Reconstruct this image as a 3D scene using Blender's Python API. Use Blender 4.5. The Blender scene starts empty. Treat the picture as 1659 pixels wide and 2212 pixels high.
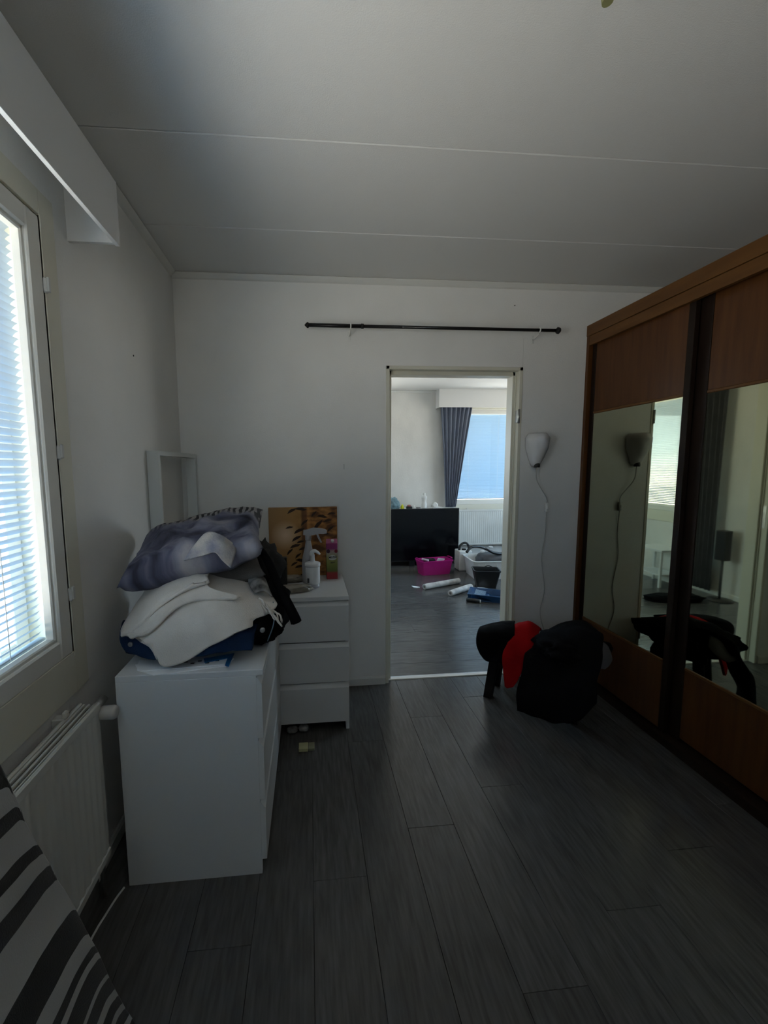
import bpy, bmesh, math, random
from mathutils import Vector, Matrix, Euler, noise

random.seed(7)
scene = bpy.context.scene
C = scene.collection

# ------------------------------------------------------------------ camera
IW, IH = 1659.0, 2212.0
F_PX, PITCH, YAW, ROLL, CAM_H, PP_X = 896.0, -0.1062, -0.0888, -0.0082, 1.456, -81.0
fw = Vector((-math.sin(YAW) * math.cos(PITCH), math.cos(YAW) * math.cos(PITCH), math.sin(PITCH)))
rt0 = Vector((math.cos(YAW), math.sin(YAW), 0.0))
up0 = rt0.cross(fw)
rt = math.cos(ROLL) * rt0 + math.sin(ROLL) * up0
up = -math.sin(ROLL) * rt0 + math.cos(ROLL) * up0
cam_data = bpy.data.cameras.new('camera')
cam_data.sensor_fit = 'VERTICAL'
cam_data.sensor_height = 24.0
cam_data.sensor_width = 24.0
cam_data.lens = 24.0 * F_PX / IH
cam_data.shift_x = -PP_X / IH
cam_data.clip_start = 0.02
cam = bpy.data.objects.new('camera', cam_data)
M = Matrix((rt, up, -fw)).transposed().to_4x4()
M.translation = Vector((0, 0, CAM_H))
cam.matrix_world = M
C.objects.link(cam)
scene.camera = cam


def ray(px, py):
    return fw + rt * ((px - IW / 2 - PP_X) / F_PX) - up * ((py - IH / 2) / F_PX)


def on_y(px, py, y):
    d = ray(px, py)
    return Vector((0, 0, CAM_H)) + d * (y / d.y)


def on_x(px, py, x):
    d = ray(px, py)
    return Vector((0, 0, CAM_H)) + d * (x / d.x)


def on_z(px, py, z=0.0):
    d = ray(px, py)
    return Vector((0, 0, CAM_H)) + d * ((z - CAM_H) / d.z)


# ------------------------------------------------------------------ world (overcast-bright sky over sunlit ground)
world = bpy.data.worlds.new('world')
scene.world = world
world.use_nodes = True
wn, wl = world.node_tree.nodes, world.node_tree.links
wn.clear()
w_out = wn.new('ShaderNodeOutputWorld')
w_bg = wn.new('ShaderNodeBackground')
w_tc = wn.new('ShaderNodeTexCoord')
w_sep = wn.new('ShaderNodeSeparateXYZ')
w_map = wn.new('ShaderNodeMapRange')
w_map.inputs[1].default_value = -1.0
w_map.inputs[2].default_value = 1.0
w_ramp = wn.new('ShaderNodeValToRGB')
SKY_STRENGTH = 6.0
els = w_ramp.color_ramp.elements
els[0].position = 0.0
els[0].color = (0.90, 0.88, 0.80, 1)
els[1].position = 1.0
els[1].color = (0.30, 0.58, 1.0, 1)
for p, c in ((0.485, (0.90, 0.88, 0.80, 1)), (0.515, (0.70, 0.86, 1.0, 1)), (0.7, (0.44, 0.72, 1.0, 1))):
    e = els.new(p)
    e.color = c
wl.new(w_tc.outputs['Generated'], w_sep.inputs[0])
wl.new(w_sep.outputs['Z'], w_map.inputs[0])
wl.new(w_map.outputs[0], w_ramp.inputs[0])
wl.new(w_ramp.outputs[0], w_bg.inputs[0])
w_bg.inputs[1].default_value = SKY_STRENGTH
wl.new(w_bg.outputs[0], w_out.inputs[0])

scene.view_settings.view_transform = 'Standard'
scene.view_settings.look = 'None'
scene.view_settings.gamma = 1.0
scene.view_settings.use_curve_mapping = False
scene.view_settings.exposure = 0.98
scene.cycles.max_bounces = 14
scene.cycles.diffuse_bounces = 8
scene.cycles.glossy_bounces = 6
scene.cycles.transparent_max_bounces = 24
scene.cycles.caustics_reflective = False
scene.cycles.caustics_refractive = False
scene.cycles.use_denoising = True
scene.cycles.sample_clamp_indirect = 6.0


def portal(name, loc, direction, w, h):
    ld = bpy.data.lights.new(name, 'AREA')
    ld.shape = 'RECTANGLE'
    ld.size, ld.size_y = w, h
    ld.cycles.is_portal = True
    o = bpy.data.objects.new(name, ld)
    o.location = loc
    o.rotation_euler = Vector(direction).to_track_quat('-Z', 'Z').to_euler()
    C.objects.link(o)


# room dimensions (metres)
XL, YB, XW, ZC = -0.779, 2.642, 1.808, 2.60     # left wall, back wall, wardrobe front, ceiling
WT = 0.12                                        # partition thickness
YB2 = YB + WT
YF = 6.28                                        # far wall of the next room
XR, YN, XFR = 2.44, -1.60, 4.40                  # right wall, wall behind, far right wall
DX0, DX1, DZ = 0.491, 1.385, 2.09                # door frame outer

# ------------------------------------------------------------------ materials
MATS = {}


def mat(name, color, rough=0.6, metal=0.0, spec=0.5, var=0.0, vscale=6.0, bump=0.0, bscale=60.0,
        stretch=None, rnd=0.0, color2=None, coat=0.0, sheen=0.0, trans=0.0):
    if name in MATS:
        return MATS[name]
    m = bpy.data.materials.new(name)
    m.use_nodes = True
    nt = m.node_tree
    N, L = nt.nodes, nt.links
    b = N['Principled BSDF']
    b.inputs['Roughness'].default_value = rough
    b.inputs['Metallic'].default_value = metal
    b.inputs['Specular IOR Level'].default_value = spec
    b.inputs['Coat Weight'].default_value = coat
    b.inputs['Sheen Weight'].default_value = sheen
    b.inputs['Transmission Weight'].default_value = trans
    b.inputs['Base Color'].default_value = (*color, 1)
    tc = N.new('ShaderNodeTexCoord')
    mp = N.new('ShaderNodeMapping')
    if stretch:
        mp.inputs['Scale'].default_value = stretch
    L.new(tc.outputs['Object'], mp.inputs[0])
    src = None
    if var > 0 or color2:
        nz = N.new('ShaderNodeTexNoise')
        nz.inputs['Scale'].default_value = vscale
        nz.inputs['Detail'].default_value = 5
        if rnd:
            oi = N.new('ShaderNodeObjectInfo')
            ad = N.new('ShaderNodeVectorMath')
            ad.operation = 'ADD'
            mu = N.new('ShaderNodeVectorMath')
            mu.operation = 'SCALE'
            cmb = N.new('ShaderNodeCombineXYZ')
            for k in range(3):
                L.new(oi.outputs['Random'], cmb.inputs[k])
            L.new(cmb.outputs[0], mu.inputs[0])
            mu.inputs['Scale'].default_value = 37.0
            L.new(mp.outputs[0], ad.inputs[0])
            L.new(mu.outputs[0], ad.inputs[1])
            L.new(ad.outputs[0], nz.inputs['Vector'])
        else:
            L.new(mp.outputs[0], nz.inputs['Vector'])
        rp = N.new('ShaderNodeValToRGB')
        c2 = color2 or tuple(max(0, c * (1 + var)) for c in color)
        c1 = color if color2 else tuple(max(0, c * (1 - var)) for c in color)
        rp.color_ramp.elements[0].color = (*c1, 1)
        rp.color_ramp.elements[1].color = (*c2, 1)
        rp.color_ramp.elements[0].position = 0.32
        rp.color_ramp.elements[1].position = 0.68
        L.new(nz.outputs[0], rp.inputs[0])
        src = rp.outputs[0]
        if rnd:
            hs = N.new('ShaderNodeHueSaturation')
            mr = N.new('ShaderNodeMapRange')
            mr.inputs[3].default_value = 1 - rnd
            mr.inputs[4].default_value = 1 + rnd
            L.new(oi.outputs['Random'], mr.inputs[0])
            L.new(mr.outputs[0], hs.inputs['Value'])
            L.new(src, hs.inputs['Color'])
            src = hs.outputs[0]
        L.new(src, b.inputs['Base Color'])
    if bump > 0:
        nb = N.new('ShaderNodeTexNoise')
        nb.inputs['Scale'].default_value = bscale
        nb.inputs['Detail'].default_value = 4
        L.new(mp.outputs[0], nb.inputs['Vector'])
        bp = N.new('ShaderNodeBump')
        bp.inputs['Strength'].default_value = bump
        bp.inputs['Distance'].default_value = 0.01
        L.new(nb.outputs[0], bp.inputs['Height'])
        L.new(bp.outputs[0], b.inputs['Normal'])
    MATS[name] = m
    return m


def glass_mat(name, tint=(1, 1, 1), refl=0.06):
    m = bpy.data.materials.new(name)
    m.use_nodes = True
    N, L = m.node_tree.nodes, m.node_tree.links
    N.clear()
    o = N.new('ShaderNodeOutputMaterial')
    mx = N.new('ShaderNodeMixShader')
    t = N.new('ShaderNodeBsdfTransparent')
    t.inputs[0].default_value = (*tint, 1)
    g = N.new('ShaderNodeBsdfGlossy')
    g.inputs['Roughness'].default_value = 0.02
    mx.inputs[0].default_value = refl
    L.new(t.outputs[0], mx.inputs[1])
    L.new(g.outputs[0], mx.inputs[2])
    L.new(mx.outputs[0], o.inputs[0])
    MATS[name] = m
    return m


wall_m = mat('wall_paint', (0.76, 0.755, 0.73), 0.85, var=0.03, vscale=3, bump=0.10, bscale=120)
far_wall_m = mat('far_wallpaper', (0.66, 0.65, 0.62), 0.8, var=0.06, vscale=4, bump=0.12, bscale=70, stretch=(1, 1, 0.6))
ceil_m = mat('ceiling_paint', (0.68, 0.68, 0.665), 0.85, bump=0.10, bscale=260)
trim_m = mat('white_trim', (0.68, 0.68, 0.65), 0.45, bump=0.02, bscale=60)
cream_m = mat('cream_paint', (0.66, 0.64, 0.54), 0.42, bump=0.02, bscale=40)
sash_m = mat('sash_paint', (0.72, 0.71, 0.66), 0.4, bump=0.02, bscale=50)
plank_m = mat('laminate', (0.060, 0.059, 0.058), 0.22, spec=0.5, color2=(0.100, 0.099, 0.097), vscale=9, stretch=(9, 0.9, 1), rnd=0.10, bump=0.04, bscale=22)
plank_x_m = mat('laminate_cross', (0.060, 0.059, 0.058), 0.22, spec=0.5, color2=(0.100, 0.099, 0.097), vscale=9, stretch=(0.9, 9, 1), rnd=0.10, bump=0.04, bscale=22)
joint_m = mat('floor_joint', (0.03, 0.03, 0.03), 0.7, var=0.2)
slat_m = mat('blind_slat', (0.44, 0.52, 0.59), 0.45, bump=0.01)
slat_sky_tint_m = mat('blind_slat_sky_tint', (0.40, 0.55, 0.67), 0.45, bump=0.01)  # blue cast of the sky put into the slat colour
cord_m = mat('white_cord', (0.7, 0.7, 0.68), 0.6, var=0.05)
pane_m = glass_mat('window_pane')
rad_m = mat('radiator_enamel', (0.62, 0.62, 0.58), 0.42, var=0.05, vscale=5)
pelmet_m = mat('pelmet_board', (0.66, 0.66, 0.65), 0.5, bump=0.03, bscale=80)
white_furn = mat('white_foil', (0.66, 0.68, 0.69), 0.40, bump=0.02, bscale=90)
dark_gap = mat('dark_gap', (0.03, 0.03, 0.03), 0.8, var=0.1)
veneer = mat('veneer', (0.070, 0.024, 0.006), 0.40, spec=0.3, color2=(0.105, 0.040, 0.010), vscale=5, stretch=(6, 6, 0.5), bump=0.03, bscale=30)
veneer_h = mat('veneer_lengthwise', (0.095, 0.038, 0.008), 0.45, spec=0.3, color2=(0.14, 0.060, 0.014), vscale=5, stretch=(6, 0.5, 6), bump=0.03, bscale=30)
stile_m = mat('dark_stile', (0.016, 0.009, 0.006), 0.5, spec=0.15, var=0.2, stretch=(6, 6, 0.6))
black_m = mat('black_plastic', (0.012, 0.012, 0.013), 0.4, var=0.15)
rod_m = mat('rod_metal', (0.02, 0.02, 0.022), 0.35, metal=0.5, var=0.1)
metal_m = mat('grey_metal', (0.45, 0.45, 0.44), 0.35, metal=0.9, var=0.1)

mm = mat('old_mirror', (0.46, 0.47, 0.33), 0.025, metal=1.0, var=0.04, vscale=2)

# ------------------------------------------------------------------ geometry helpers


class G:
    """collects geometry in world coordinates"""

    def __init__(self):
        self.bm = bmesh.new()

    def box(self, a, b, bev=0.0, rot=None, seg=1):
        a, b = Vector(a), Vector(b)
        lo = Vector([min(a[i], b[i]) for i in range(3)])
        hi = Vector([max(a[i], b[i]) for i in range(3)])
        c = (lo + hi) / 2
        s = hi - lo
        r = bmesh.ops.create_cube(self.bm, size=1.0)
        vs = r['verts']
        bmesh.ops.scale(self.bm, vec=s, verts=vs)
        if bev > 0:
            es = list({e for v in vs for e in v.link_edges})
            rr = bmesh.ops.bevel(self.bm, geom=es, offset=min(bev, min(s) * 0.45), segments=seg, affect='EDGES', profile=0.6)
            vs = list({v for f in rr['faces'] for v in f.verts} | {v for v in vs if v.is_valid})
        if rot is not None:
            bmesh.ops.transform(self.bm, matrix=rot.to_4x4(), verts=vs)
        bmesh.ops.translate(self.bm, vec=c, verts=vs)
        return self

    def tube(self, pts, r, n=10, caps=True):
        pts = [Vector(p) for p in pts]
        rs = r if isinstance(r, (list, tuple)) else [r] * len(pts)
        rings = []
        prev = None
        for i, p in enumerate(pts):
            if i == 0:
                t = pts[1] - pts[0]
            elif i == len(pts) - 1:
                t = pts[-1] - pts[-2]
            else:
                t = pts[i + 1] - pts[i - 1]
            t.normalize()
            if prev is None:
                ref = Vector((0, 0, 1)) if abs(t.z) < 0.9 else Vector((1, 0, 0))
                a = t.cross(ref).normalized()
            else:
                a = (prev - t * prev.dot(t)).normalized()
            prev = a
            b = t.cross(a)
            rings.append([self.bm.verts.new(p + (a * math.cos(2 * math.pi * k / n) + b * math.sin(2 * math.pi * k / n)) * rs[i]) for k in range(n)])
        for i in range(len(rings) - 1):
            for k in range(n):
                f = self.bm.faces.new((rings[i][k], rings[i][(k + 1) % n], rings[i + 1][(k + 1) % n], rings[i + 1][k]))
                f.smooth = True
        if caps:
            self.bm.faces.new(rings[0][::-1])
            self.bm.faces.new(rings[-1])
        return self

    def lathe(self, prof, loc=(0, 0, 0), n=24, rot=None, squash=(1, 1), caps=True):
        loc = Vector(loc)
        rings = []
        for r, z in prof:
            ring = []
            for k in range(n):
                v = Vector((r * math.cos(2 * math.pi * k / n) * squash[0], r * math.sin(2 * math.pi * k / n) * squash[1], z))
                if rot is not None:
                    v = rot @ v
                ring.append(self.bm.verts.new(v + loc))
            rings.append(ring)
        for i in range(len(rings) - 1):
            for k in range(n):
                f = self.bm.faces.new((rings[i][k], rings[i][(k + 1) % n], rings[i + 1][(k + 1) % n], rings[i + 1][k]))
                f.smooth = True
        if caps:
            self.bm.faces.new(rings[0][::-1])
            self.bm.faces.new(rings[-1])
        return self

    def prism(self, outline, d):
        """outline: list of Vectors (a planar loop), extruded along vector d"""
        d = Vector(d)
        a = [self.bm.verts.new(Vector(p)) for p in outline]
        b = [self.bm.verts.new(Vector(p) + d) for p in outline]
        n = len(a)
        self.bm.faces.new(a[::-1])
        self.bm.faces.new(b)
        for i in range(n):
            self.bm.faces.new((a[i], a[(i + 1) % n], b[(i + 1) % n], b[i]))
        return self

    def grid(self, rows, uv=True, closed_u=False):
        """rows: list of lists of Vectors"""
        uvl = self.bm.loops.layers.uv.verify() if uv else None
        vs = [[self.bm.verts.new(p) for p in r] for r in rows]
        nr, nc = len(vs), len(vs[0])
        for i in range(nr - 1):
            for j in range(nc - 1 if not closed_u else nc):
                j2 = (j + 1) % nc
                f = self.bm.faces.new((vs[i][j], vs[i][j2], vs[i + 1][j2], vs[i + 1][j]))
                f.smooth = True
                if uv:
                    cs = ((i, j), (i, j + 1), (i + 1, j + 1), (i + 1, j))
                    for lp, (a, b) in zip(f.loops, cs):
                        lp[uvl].uv = (a / (nr - 1), b / (nc - 1))
        return vs

    def done(self, name, material, parent=None, base=None, smooth=False):
        base = Vector(base) if base is not None else (Vector(parent['base']) if parent and 'base' in parent else Vector((0, 0, 0)))
        bmesh.ops.recalc_face_normals(self.bm, faces=self.bm.faces[:])
        bmesh.ops.translate(self.bm, vec=-base, verts=self.bm.verts[:])
        me = bpy.data.meshes.new(name)
        self.bm.to_mesh(me)
        self.bm.free()
        if smooth:
            for p in me.polygons:
                p.use_smooth = True
        if material:
            me.materials.append(material)
        o = bpy.data.objects.new(name, me)
        C.objects.link(o)
        if parent:
            o.parent = parent
        else:
            o.location = base
        BASES[o.name] = base
        return o


BASES = {}


def part(g, name, material, parent, smooth=False):
    p = parent
    while p.parent:
        p = p.parent
    return g.done(name, material, parent, base=BASES[p.name], smooth=smooth)


def tag(o, label=None, cat=None, group=None, kind=None):
    if label:
        o['label'] = label
    if cat:
        o['category'] = cat
    if group:
        o['group'] = group
    if kind:
        o['kind'] = kind
    return o


def thing(name, base, label=None, cat=None, group=None, kind=None):
    o = bpy.data.objects.new(name, None)
    o.empty_display_size = 0.05
    C.objects.link(o)
    o.location = base
    BASES[o.name] = Vector(base)
    return tag(o, label, cat, group, kind)


def struct(g, name, m, smooth=False):
    return tag(g.done(name, m, None, base=(0, 0, 0), smooth=smooth), kind='structure')


def catmull(p0, p1, p2, p3, t):
    return 0.5 * ((2 * p1) + (-p0 + p2) * t + (2 * p0 - 5 * p1 + 4 * p2 - p3) * t * t + (-p0 + 3 * p1 - 3 * p2 + p3) * t ** 3)


def spline(pts, n):
    pts = [Vector(p) for p in pts]
    ext = [2 * pts[0] - pts[1]] + pts + [2 * pts[-1] - pts[-2]]
    out = []
    segs = len(pts) - 1
    for i in range(n):
        s = i / (n - 1) * segs
        k = min(int(s), segs - 1)
        out.append(catmull(ext[k], ext[k + 1], ext[k + 2], ext[k + 3], s - k))
    return out


def surface(ctrl, nu, nv, amp=0.0, freq=8.0, seed=0.0, floor_z=None):
    """smooth sheet through a grid of control points, with soft wrinkles"""
    cols = [spline(r, nv) for r in ctrl]
    rows = []
    t = [spline([cols[i][j] for i in range(len(cols))], nu) for j in range(nv)]
    for i in range(nu):
        rows.append([t[j][i] for j in range(nv)])
    if amp:
        for i in range(nu):
            for j in range(nv):
                p = rows[i][j]
                q = p * freq + Vector((seed, seed * 0.7, -seed))
                w = 1 - abs(noise.noise(q)) * 2.2
                w2 = noise.noise(q * 2.3)
                d = Vector((noise.noise(q + Vector((9, 0, 0))), noise.noise(q + Vector((0, 7, 0))), 0.8 * w + 0.3 * w2))
                rows[i][j] = p + d * amp
    if floor_z is not None:
        for r in rows:
            for p in r:
                p.z = max(p.z, floor_z)
    return rows


def sheet(name, material, parent, rows, thick=0.008, label=None, base=None):
    g = G()
    g.grid(rows)
    o = g.done(name, material, parent, base=base if parent is None else None) if parent is None else part(g, name, material, parent)
    md = o.modifiers.new('thickness', 'SOLIDIFY')
    md.thickness = thick
    md.offset = 0
    return o


def lump(center, rad, amp=0.25, freq=2.2, seed=0.0, floor_z=None, sub=4, power=1.0, rot=None, wrinkle=0.0):
    g = G()
    bmesh.ops.create_icosphere(g.bm, subdivisions=sub, radius=1.0)
    c = Vector(center)
    for v in g.bm.verts:
        n = v.co.normalized()
        q = n * freq + Vector((seed, -seed, seed * 0.5))
        s = 1 + amp * noise.fractal(q, 0.7, 2.1, 4)
        if wrinkle:
            s += wrinkle * (0.5 - abs(noise.noise(q * 2.6 + Vector((3, 1, 5)))) * 1.8)
        if power != 1.0:
            n = Vector([math.copysign(abs(k) ** power, k) for k in n])
        p = Vector((n.x * rad[0], n.y * rad[1], n.z * rad[2])) * s
        if rot is not None:
            p = rot @ p
        v.co = p + c
        if floor_z is not None and v.co.z < floor_z:
            v.co.z = floor_z
    for f in g.bm.faces:
        f.smooth = True
    return g


def cushion(center, size, rot, amp=0.006, seed=0.0, n=36, puff=0.42, sag=0.0):
    """pillow with pinched corners"""
    g = G()
    w, d, h = size
    R = Euler(rot).to_matrix()
    c = Vector(center)
    uvl = g.bm.loops.layers.uv.verify()

    def P(u, v, s):
        k = max(0.0, (1 - abs(u) ** 2.6)) ** puff * max(0.0, (1 - abs(v) ** 2.6)) ** puff
        pin = 1 - 0.09 * (1 - abs(u) ** 2) * abs(v) ** 3
        pin2 = 1 - 0.09 * (1 - abs(v) ** 2) * abs(u) ** 3
        p = Vector((u * w / 2 * pin2, v * d / 2 * pin, s * h / 2 * k))
        q = p * 9 + Vector((seed, seed, s * 3))
        p.z += s * k * amp * (noise.noise(q) * 1.4 - abs(noise.noise(q * 1.7)) * 1.5)
        p.z -= sag * (u * u + v * v)
        return R @ p + c
    top = [[g.bm.verts.new(P(-1 + 2 * i / n, -1 + 2 * j / n, 1)) for j in range(n + 1)] for i in range(n + 1)]
    bot = [[top[i][j] if i in (0, n) or j in (0, n) else g.bm.verts.new(P(-1 + 2 * i / n, -1 + 2 * j / n, -1)) for j in range(n + 1)] for i in range(n + 1)]
    for L in (top, bot):
        for i in range(n):
            for j in range(n):
                f = g.bm.faces.new((L[i][j], L[i + 1][j], L[i + 1][j + 1], L[i][j + 1]))
                f.smooth = True
                for lp, (a, b) in zip(f.loops, ((i, j), (i + 1, j), (i + 1, j + 1), (i, j + 1))):
                    lp[uvl].uv = (a / n, b / n)
    return g


# ================================================================== THE SETTING
# --- floor: sub-floor with separate laminate planks
g = G()
g.box((XL - 0.3, YN - 0.3, -0.10), (XFR + 0.3, YF + 0.3, -0.009))
floor = struct(g, 'floor', joint_m)
BASES[floor.name] = Vector((0, 0, 0))
PLANKS = {}


def plank(x0, x1, y0, y1, m):
    key = (round(x1 - x0, 3), round(y1 - y0, 3), m.name)
    if key not in PLANKS:
        gg = G()
        a, b = (x1 - x0) / 2 - 0.0006, (y1 - y0) / 2 - 0.0006
        gg.box((-a, -b, -0.009), (a, b, 0.0), bev=0.0007)
        bmesh.ops.recalc_face_normals(gg.bm, faces=gg.bm.faces[:])
        me = bpy.data.meshes.new('plank')
        gg.bm.to_mesh(me)
        gg.bm.free()
        me.materials.append(m)
        PLANKS[key] = me
    o = bpy.data.objects.new('plank', PLANKS[key])
    o.location = ((x0 + x1) / 2, (y0 + y1) / 2, 0)
    o.parent = floor
    C.objects.link(o)


PW, PL = 0.192, 1.285
i = 0
x = -0.010 - 4 * PW
xs = [XL] + [x + k * PW for k in range(0, 18) if XL + 0.02 < x + k * PW < XR - 0.02] + [XR]
for i in range(len(xs) - 1):
    off = (i * 0.43) % 1.0
    ys = [YN] + [YN - PL * off + k * PL for k in range(1, 6) if YN + 0.05 < YN - PL * off + k * PL < YB + 0.02] + [YB + 0.055]
    for j in range(len(ys) - 1):
        plank(xs[i], xs[i + 1], ys[j], ys[j + 1], plank_m)
ys = [YB + 0.055] + [YB + 0.075 + k * PW for k in range(1, 19) if YB + 0.075 + k * PW < YF - 0.02] + [YF]
for i in range(len(ys) - 1):
    off = (i * 0.37 + 0.2) % 1.0
    xs2 = [XL] + [XL - PL * off + k * PL for k in range(1, 7) if XL + 0.05 < XL - PL * off + k * PL < XFR - 0.05] + [XFR]
    for j in range(len(xs2) - 1):
        plank(xs2[j], xs2[j + 1], ys[i], ys[i + 1], plank_x_m)

# --- ceiling: slab with separate boards and thin joints
g = G()
g.box((XL - 0.3, YN - 0.3, ZC + 0.012), (XFR + 0.3, YF + 0.3, ZC + 0.12))
ceiling = struct(g, 'ceiling', ceil_m)
BASES[ceiling.name] = Vector((0, 0, 0))
cy = [YN, -0.66, -0.102, 0.462, 1.026, 1.590, 2.154, YB + 0.02]
for a, b in zip(cy[:-1], cy[1:]):
    g = G()
    g.box((XL - 0.02, a + 0.0012, ZC), (XR + 0.02, b - 0.0012, ZC + 0.012), bev=0.003)
    part(g, 'ceiling_board', ceil_m, ceiling)
g = G()
g.box((XL - 0.02, YB + 0.02, ZC), (XFR + 0.02, YF + 0.02, ZC + 0.012))
part(g, 'ceiling_board', ceil_m, ceiling)

# --- walls
# left outer wall with two window holes, windows: (u0,u1,z0,z1) outer casing
W1 = (-0.10, 1.437, 0.735, 2.267)
W2 = (4.42, 5.92, 0.755, 2.405)
W3 = (2.15, 3.75, 0.735, 2.405)
ADDED_W4 = (-0.74, 0.40, 1.05, 2.36)  # added, unseen, behind the camera
ADDED_W5 = (3.50, 5.60, 0.60, 2.30)  # added, unseen, right side of the next room
ADDED_W6 = (-0.45, 1.00, 0.90, 2.40)  # added, unseen, left part of the far wall


def wall_holes(g, mp, u0, u1, holes, n0, n1):
    """wall along u from u0 to u1 between offsets n0..n1 with rectangular holes"""
    cur = u0
    for (a, b, z0, z1) in holes:
        g.box(mp(cur, n0, -0.1), mp(a, n1, ZC + 0.1))
        g.box(mp(a, n0, -0.1), mp(b, n1, z0))
        g.box(mp(a, n0, z1), mp(b, n1, ZC + 0.1))
        cur = b
    g.box(mp(cur, n0, -0.1), mp(u1, n1, ZC + 0.1))


def mapL(u, n, z):
    return Vector((XL + n, u, z))


def mapF(u, n, z):
    return Vector((u, YF - n, z))


def mapB(u, n, z):
    return Vector((u, YN + n, z))


def mapR(u, n, z):
    return Vector((XFR - n, u, z))


def hole(w, e=0.035):
    return (w[0] + e, w[1] - e, w[2] + e, w[3] - e)


g = G()
wall_holes(g, mapL, YN, YB + WT / 2, [hole(W1)], -0.30, 0.0)
struct(g, 'wall_left', wall_m)
g = G()
wall_holes(g, mapL, YB + WT / 2, YF, [hole(W2)], -0.30, 0.0)
struct(g, 'wall_far_left', far_wall_m)
g = G()
wall_holes(g, mapF, XL - 0.30, XFR + 0.3, [hole(ADDED_W6), hole(W3)], -0.30, 0.0)
struct(g, 'wall_far', far_wall_m)
g = G()
g.box((XL, YB, -0.1), (DX0, YB2, ZC + 0.1))
g.box((DX1, YB, -0.1), (XFR, YB2, ZC + 0.1))
g.box((DX0, YB, DZ), (DX1, YB2, ZC + 0.1))
wall_back = struct(g, 'wall_back', wall_m)
g = G()
g.box((XR, YN, -0.1), (XR + 0.1, YB, ZC + 0.1))
struct(g, 'wall_right', wall_m)
g = G()
wall_holes(g, mapB, XL - 0.3, XR + 0.1, [hole(ADDED_W4)], -0.30, 0.0)
struct(g, 'wall_front', wall_m)
g = G()
wall_holes(g, mapR, YB2, YF, [hole(ADDED_W5)], -0.30, 0.0)
struct(g, 'wall_far_right', far_wall_m)

# wallpaper seam above the door and small wall marks belong to the wall
BASES[wall_back.name] = Vector((0, 0, 0))
g = G()
g.box((1.381, YB - 0.0008, DZ), (1.3825, YB + 0.001, 2.27))
part(g, 'wallpaper_seam', mat('seam_grey', (0.55, 0.54, 0.52), 0.9, var=0.05), wall_back)  # thin greyer line marking the wallpaper joint

# --- cornices and skirting


def cornice(name, a, b, inward):
    a, b, inward = Vector(a), Vector(b), Vector(inward)
    g = G()
    prof = [(0, 0), (0.022, 0), (0.030, -0.006), (0.020, -0.018), (0.010, -0.028), (0.0, -0.034)]
    g.prism([a + inward * u + Vector((0, 0, v)) for u, v in prof], b - a)
    return struct(g, name, trim_m)


cornice('trim_1', (XL, YB - 0.0, ZC), (XR, YB, ZC), (0, -1, 0))
cornice('trim_2', (XL, YN, ZC), (XL, YB - 0.035, ZC), (1, 0, 0))
cornice('trim_3', (XL, YF, ZC), (1.93, YF, ZC), (0, -1, 0))
cornice('trim_4', (XL, YB2, ZC), (XL, YF - 0.035, ZC), (1, 0, 0))


def skirting(name, a, b, inward):
    a, b, inward = Vector(a), Vector(b), Vector(inward)
    g = G()
    prof = [(0, 0), (0.012, 0), (0.012, 0.045), (0.007, 0.056), (0, 0.058)]
    g.prism([a + inward * u + Vector((0, 0, v)) for u, v in prof], b - a)
    return struct(g, name, trim_m)


skirting('baseboard_back', (XL, YB, 0), (DX0 - 0.002, YB, 0), (0, -1, 0))
skirting('baseboard_back_right', (DX1 + 0.002, YB, 0), (XW, YB, 0), (0, -1, 0))
skirting('baseboard_left', (XL, YN, 0), (XL, YB - 0.013, 0), (1, 0, 0))
skirting('baseboard_far_left', (XL, YB2, 0), (XL, YF - 0.013, 0), (1, 0, 0))
skirting('baseboard_far', (XL, YF, 0), (XFR, YF, 0), (0, -1, 0))

# --- door frame (the door leaf has been taken off)
door = thing('door_1', (DX0, YB, 0), kind='structure')
e = 0.004                                  # stands a little proud of the wall
for sgn, xo, nm in ((1, DX0, 'left'), (-1, DX1, 'right')):
    g = G()
    g.box((xo, YB - e, 0), (xo + sgn * 0.022, YB + 0.045, DZ), bev=0.002)
    g.box((xo, YB + 0.045, 0), (xo + sgn * 0.044, YB2 + e, DZ), bev=0.002)
    g.box((xo + sgn * 0.022, YB + 0.036, 0), (xo + sgn * 0.030, YB + 0.045, DZ - 0.02), bev=0.001)
    part(g, 'jamb', cream_m, door)
g = G()
g.box((DX0, YB - e, DZ - 0.022), (DX1, YB + 0.045, DZ), bev=0.002)
g.box((DX0, YB + 0.045, DZ - 0.046), (DX1, YB2 + e, DZ), bev=0.002)
part(g, 'head', cream_m, door)
for hz in (1.78, 0.28):
    g = G()
    g.tube([(DX1 - 0.020, YB - 0.004, hz - 0.045), (DX1 - 0.020, YB - 0.004, hz + 0.045)], 0.0075, 10)
    g.box((DX1 - 0.026, YB - 0.002, hz - 0.04), (DX1 - 0.022, YB + 0.03, hz + 0.04))
    tag(part(g, 'hinge', metal_m, door), label='grey metal hinge half left on the bare jamb')
g = G()
g.box((DX0 + 0.022, YB + 0.012, 1.0), (DX0 + 0.024, YB + 0.036, 1.16))
part(g, 'strike_plate', metal_m, door)
g = G()
prof = [(0, 0), (0.003, 0.006), (0.022, 0.009), (0.042, 0.006), (0.045, 0)]
g.prism([Vector((DX0 + 0.02, YB + 0.035 + u, z)) for u, z in prof], Vector((DX1 - DX0 - 0.04, 0, 0)))
tag(part(g, 'threshold_strip', mat('threshold_metal', (0.75, 0.75, 0.74), 0.3, metal=0.3, var=0.05), door), label='pale metal strip covering the joint between both floors')

# --- windows


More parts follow.
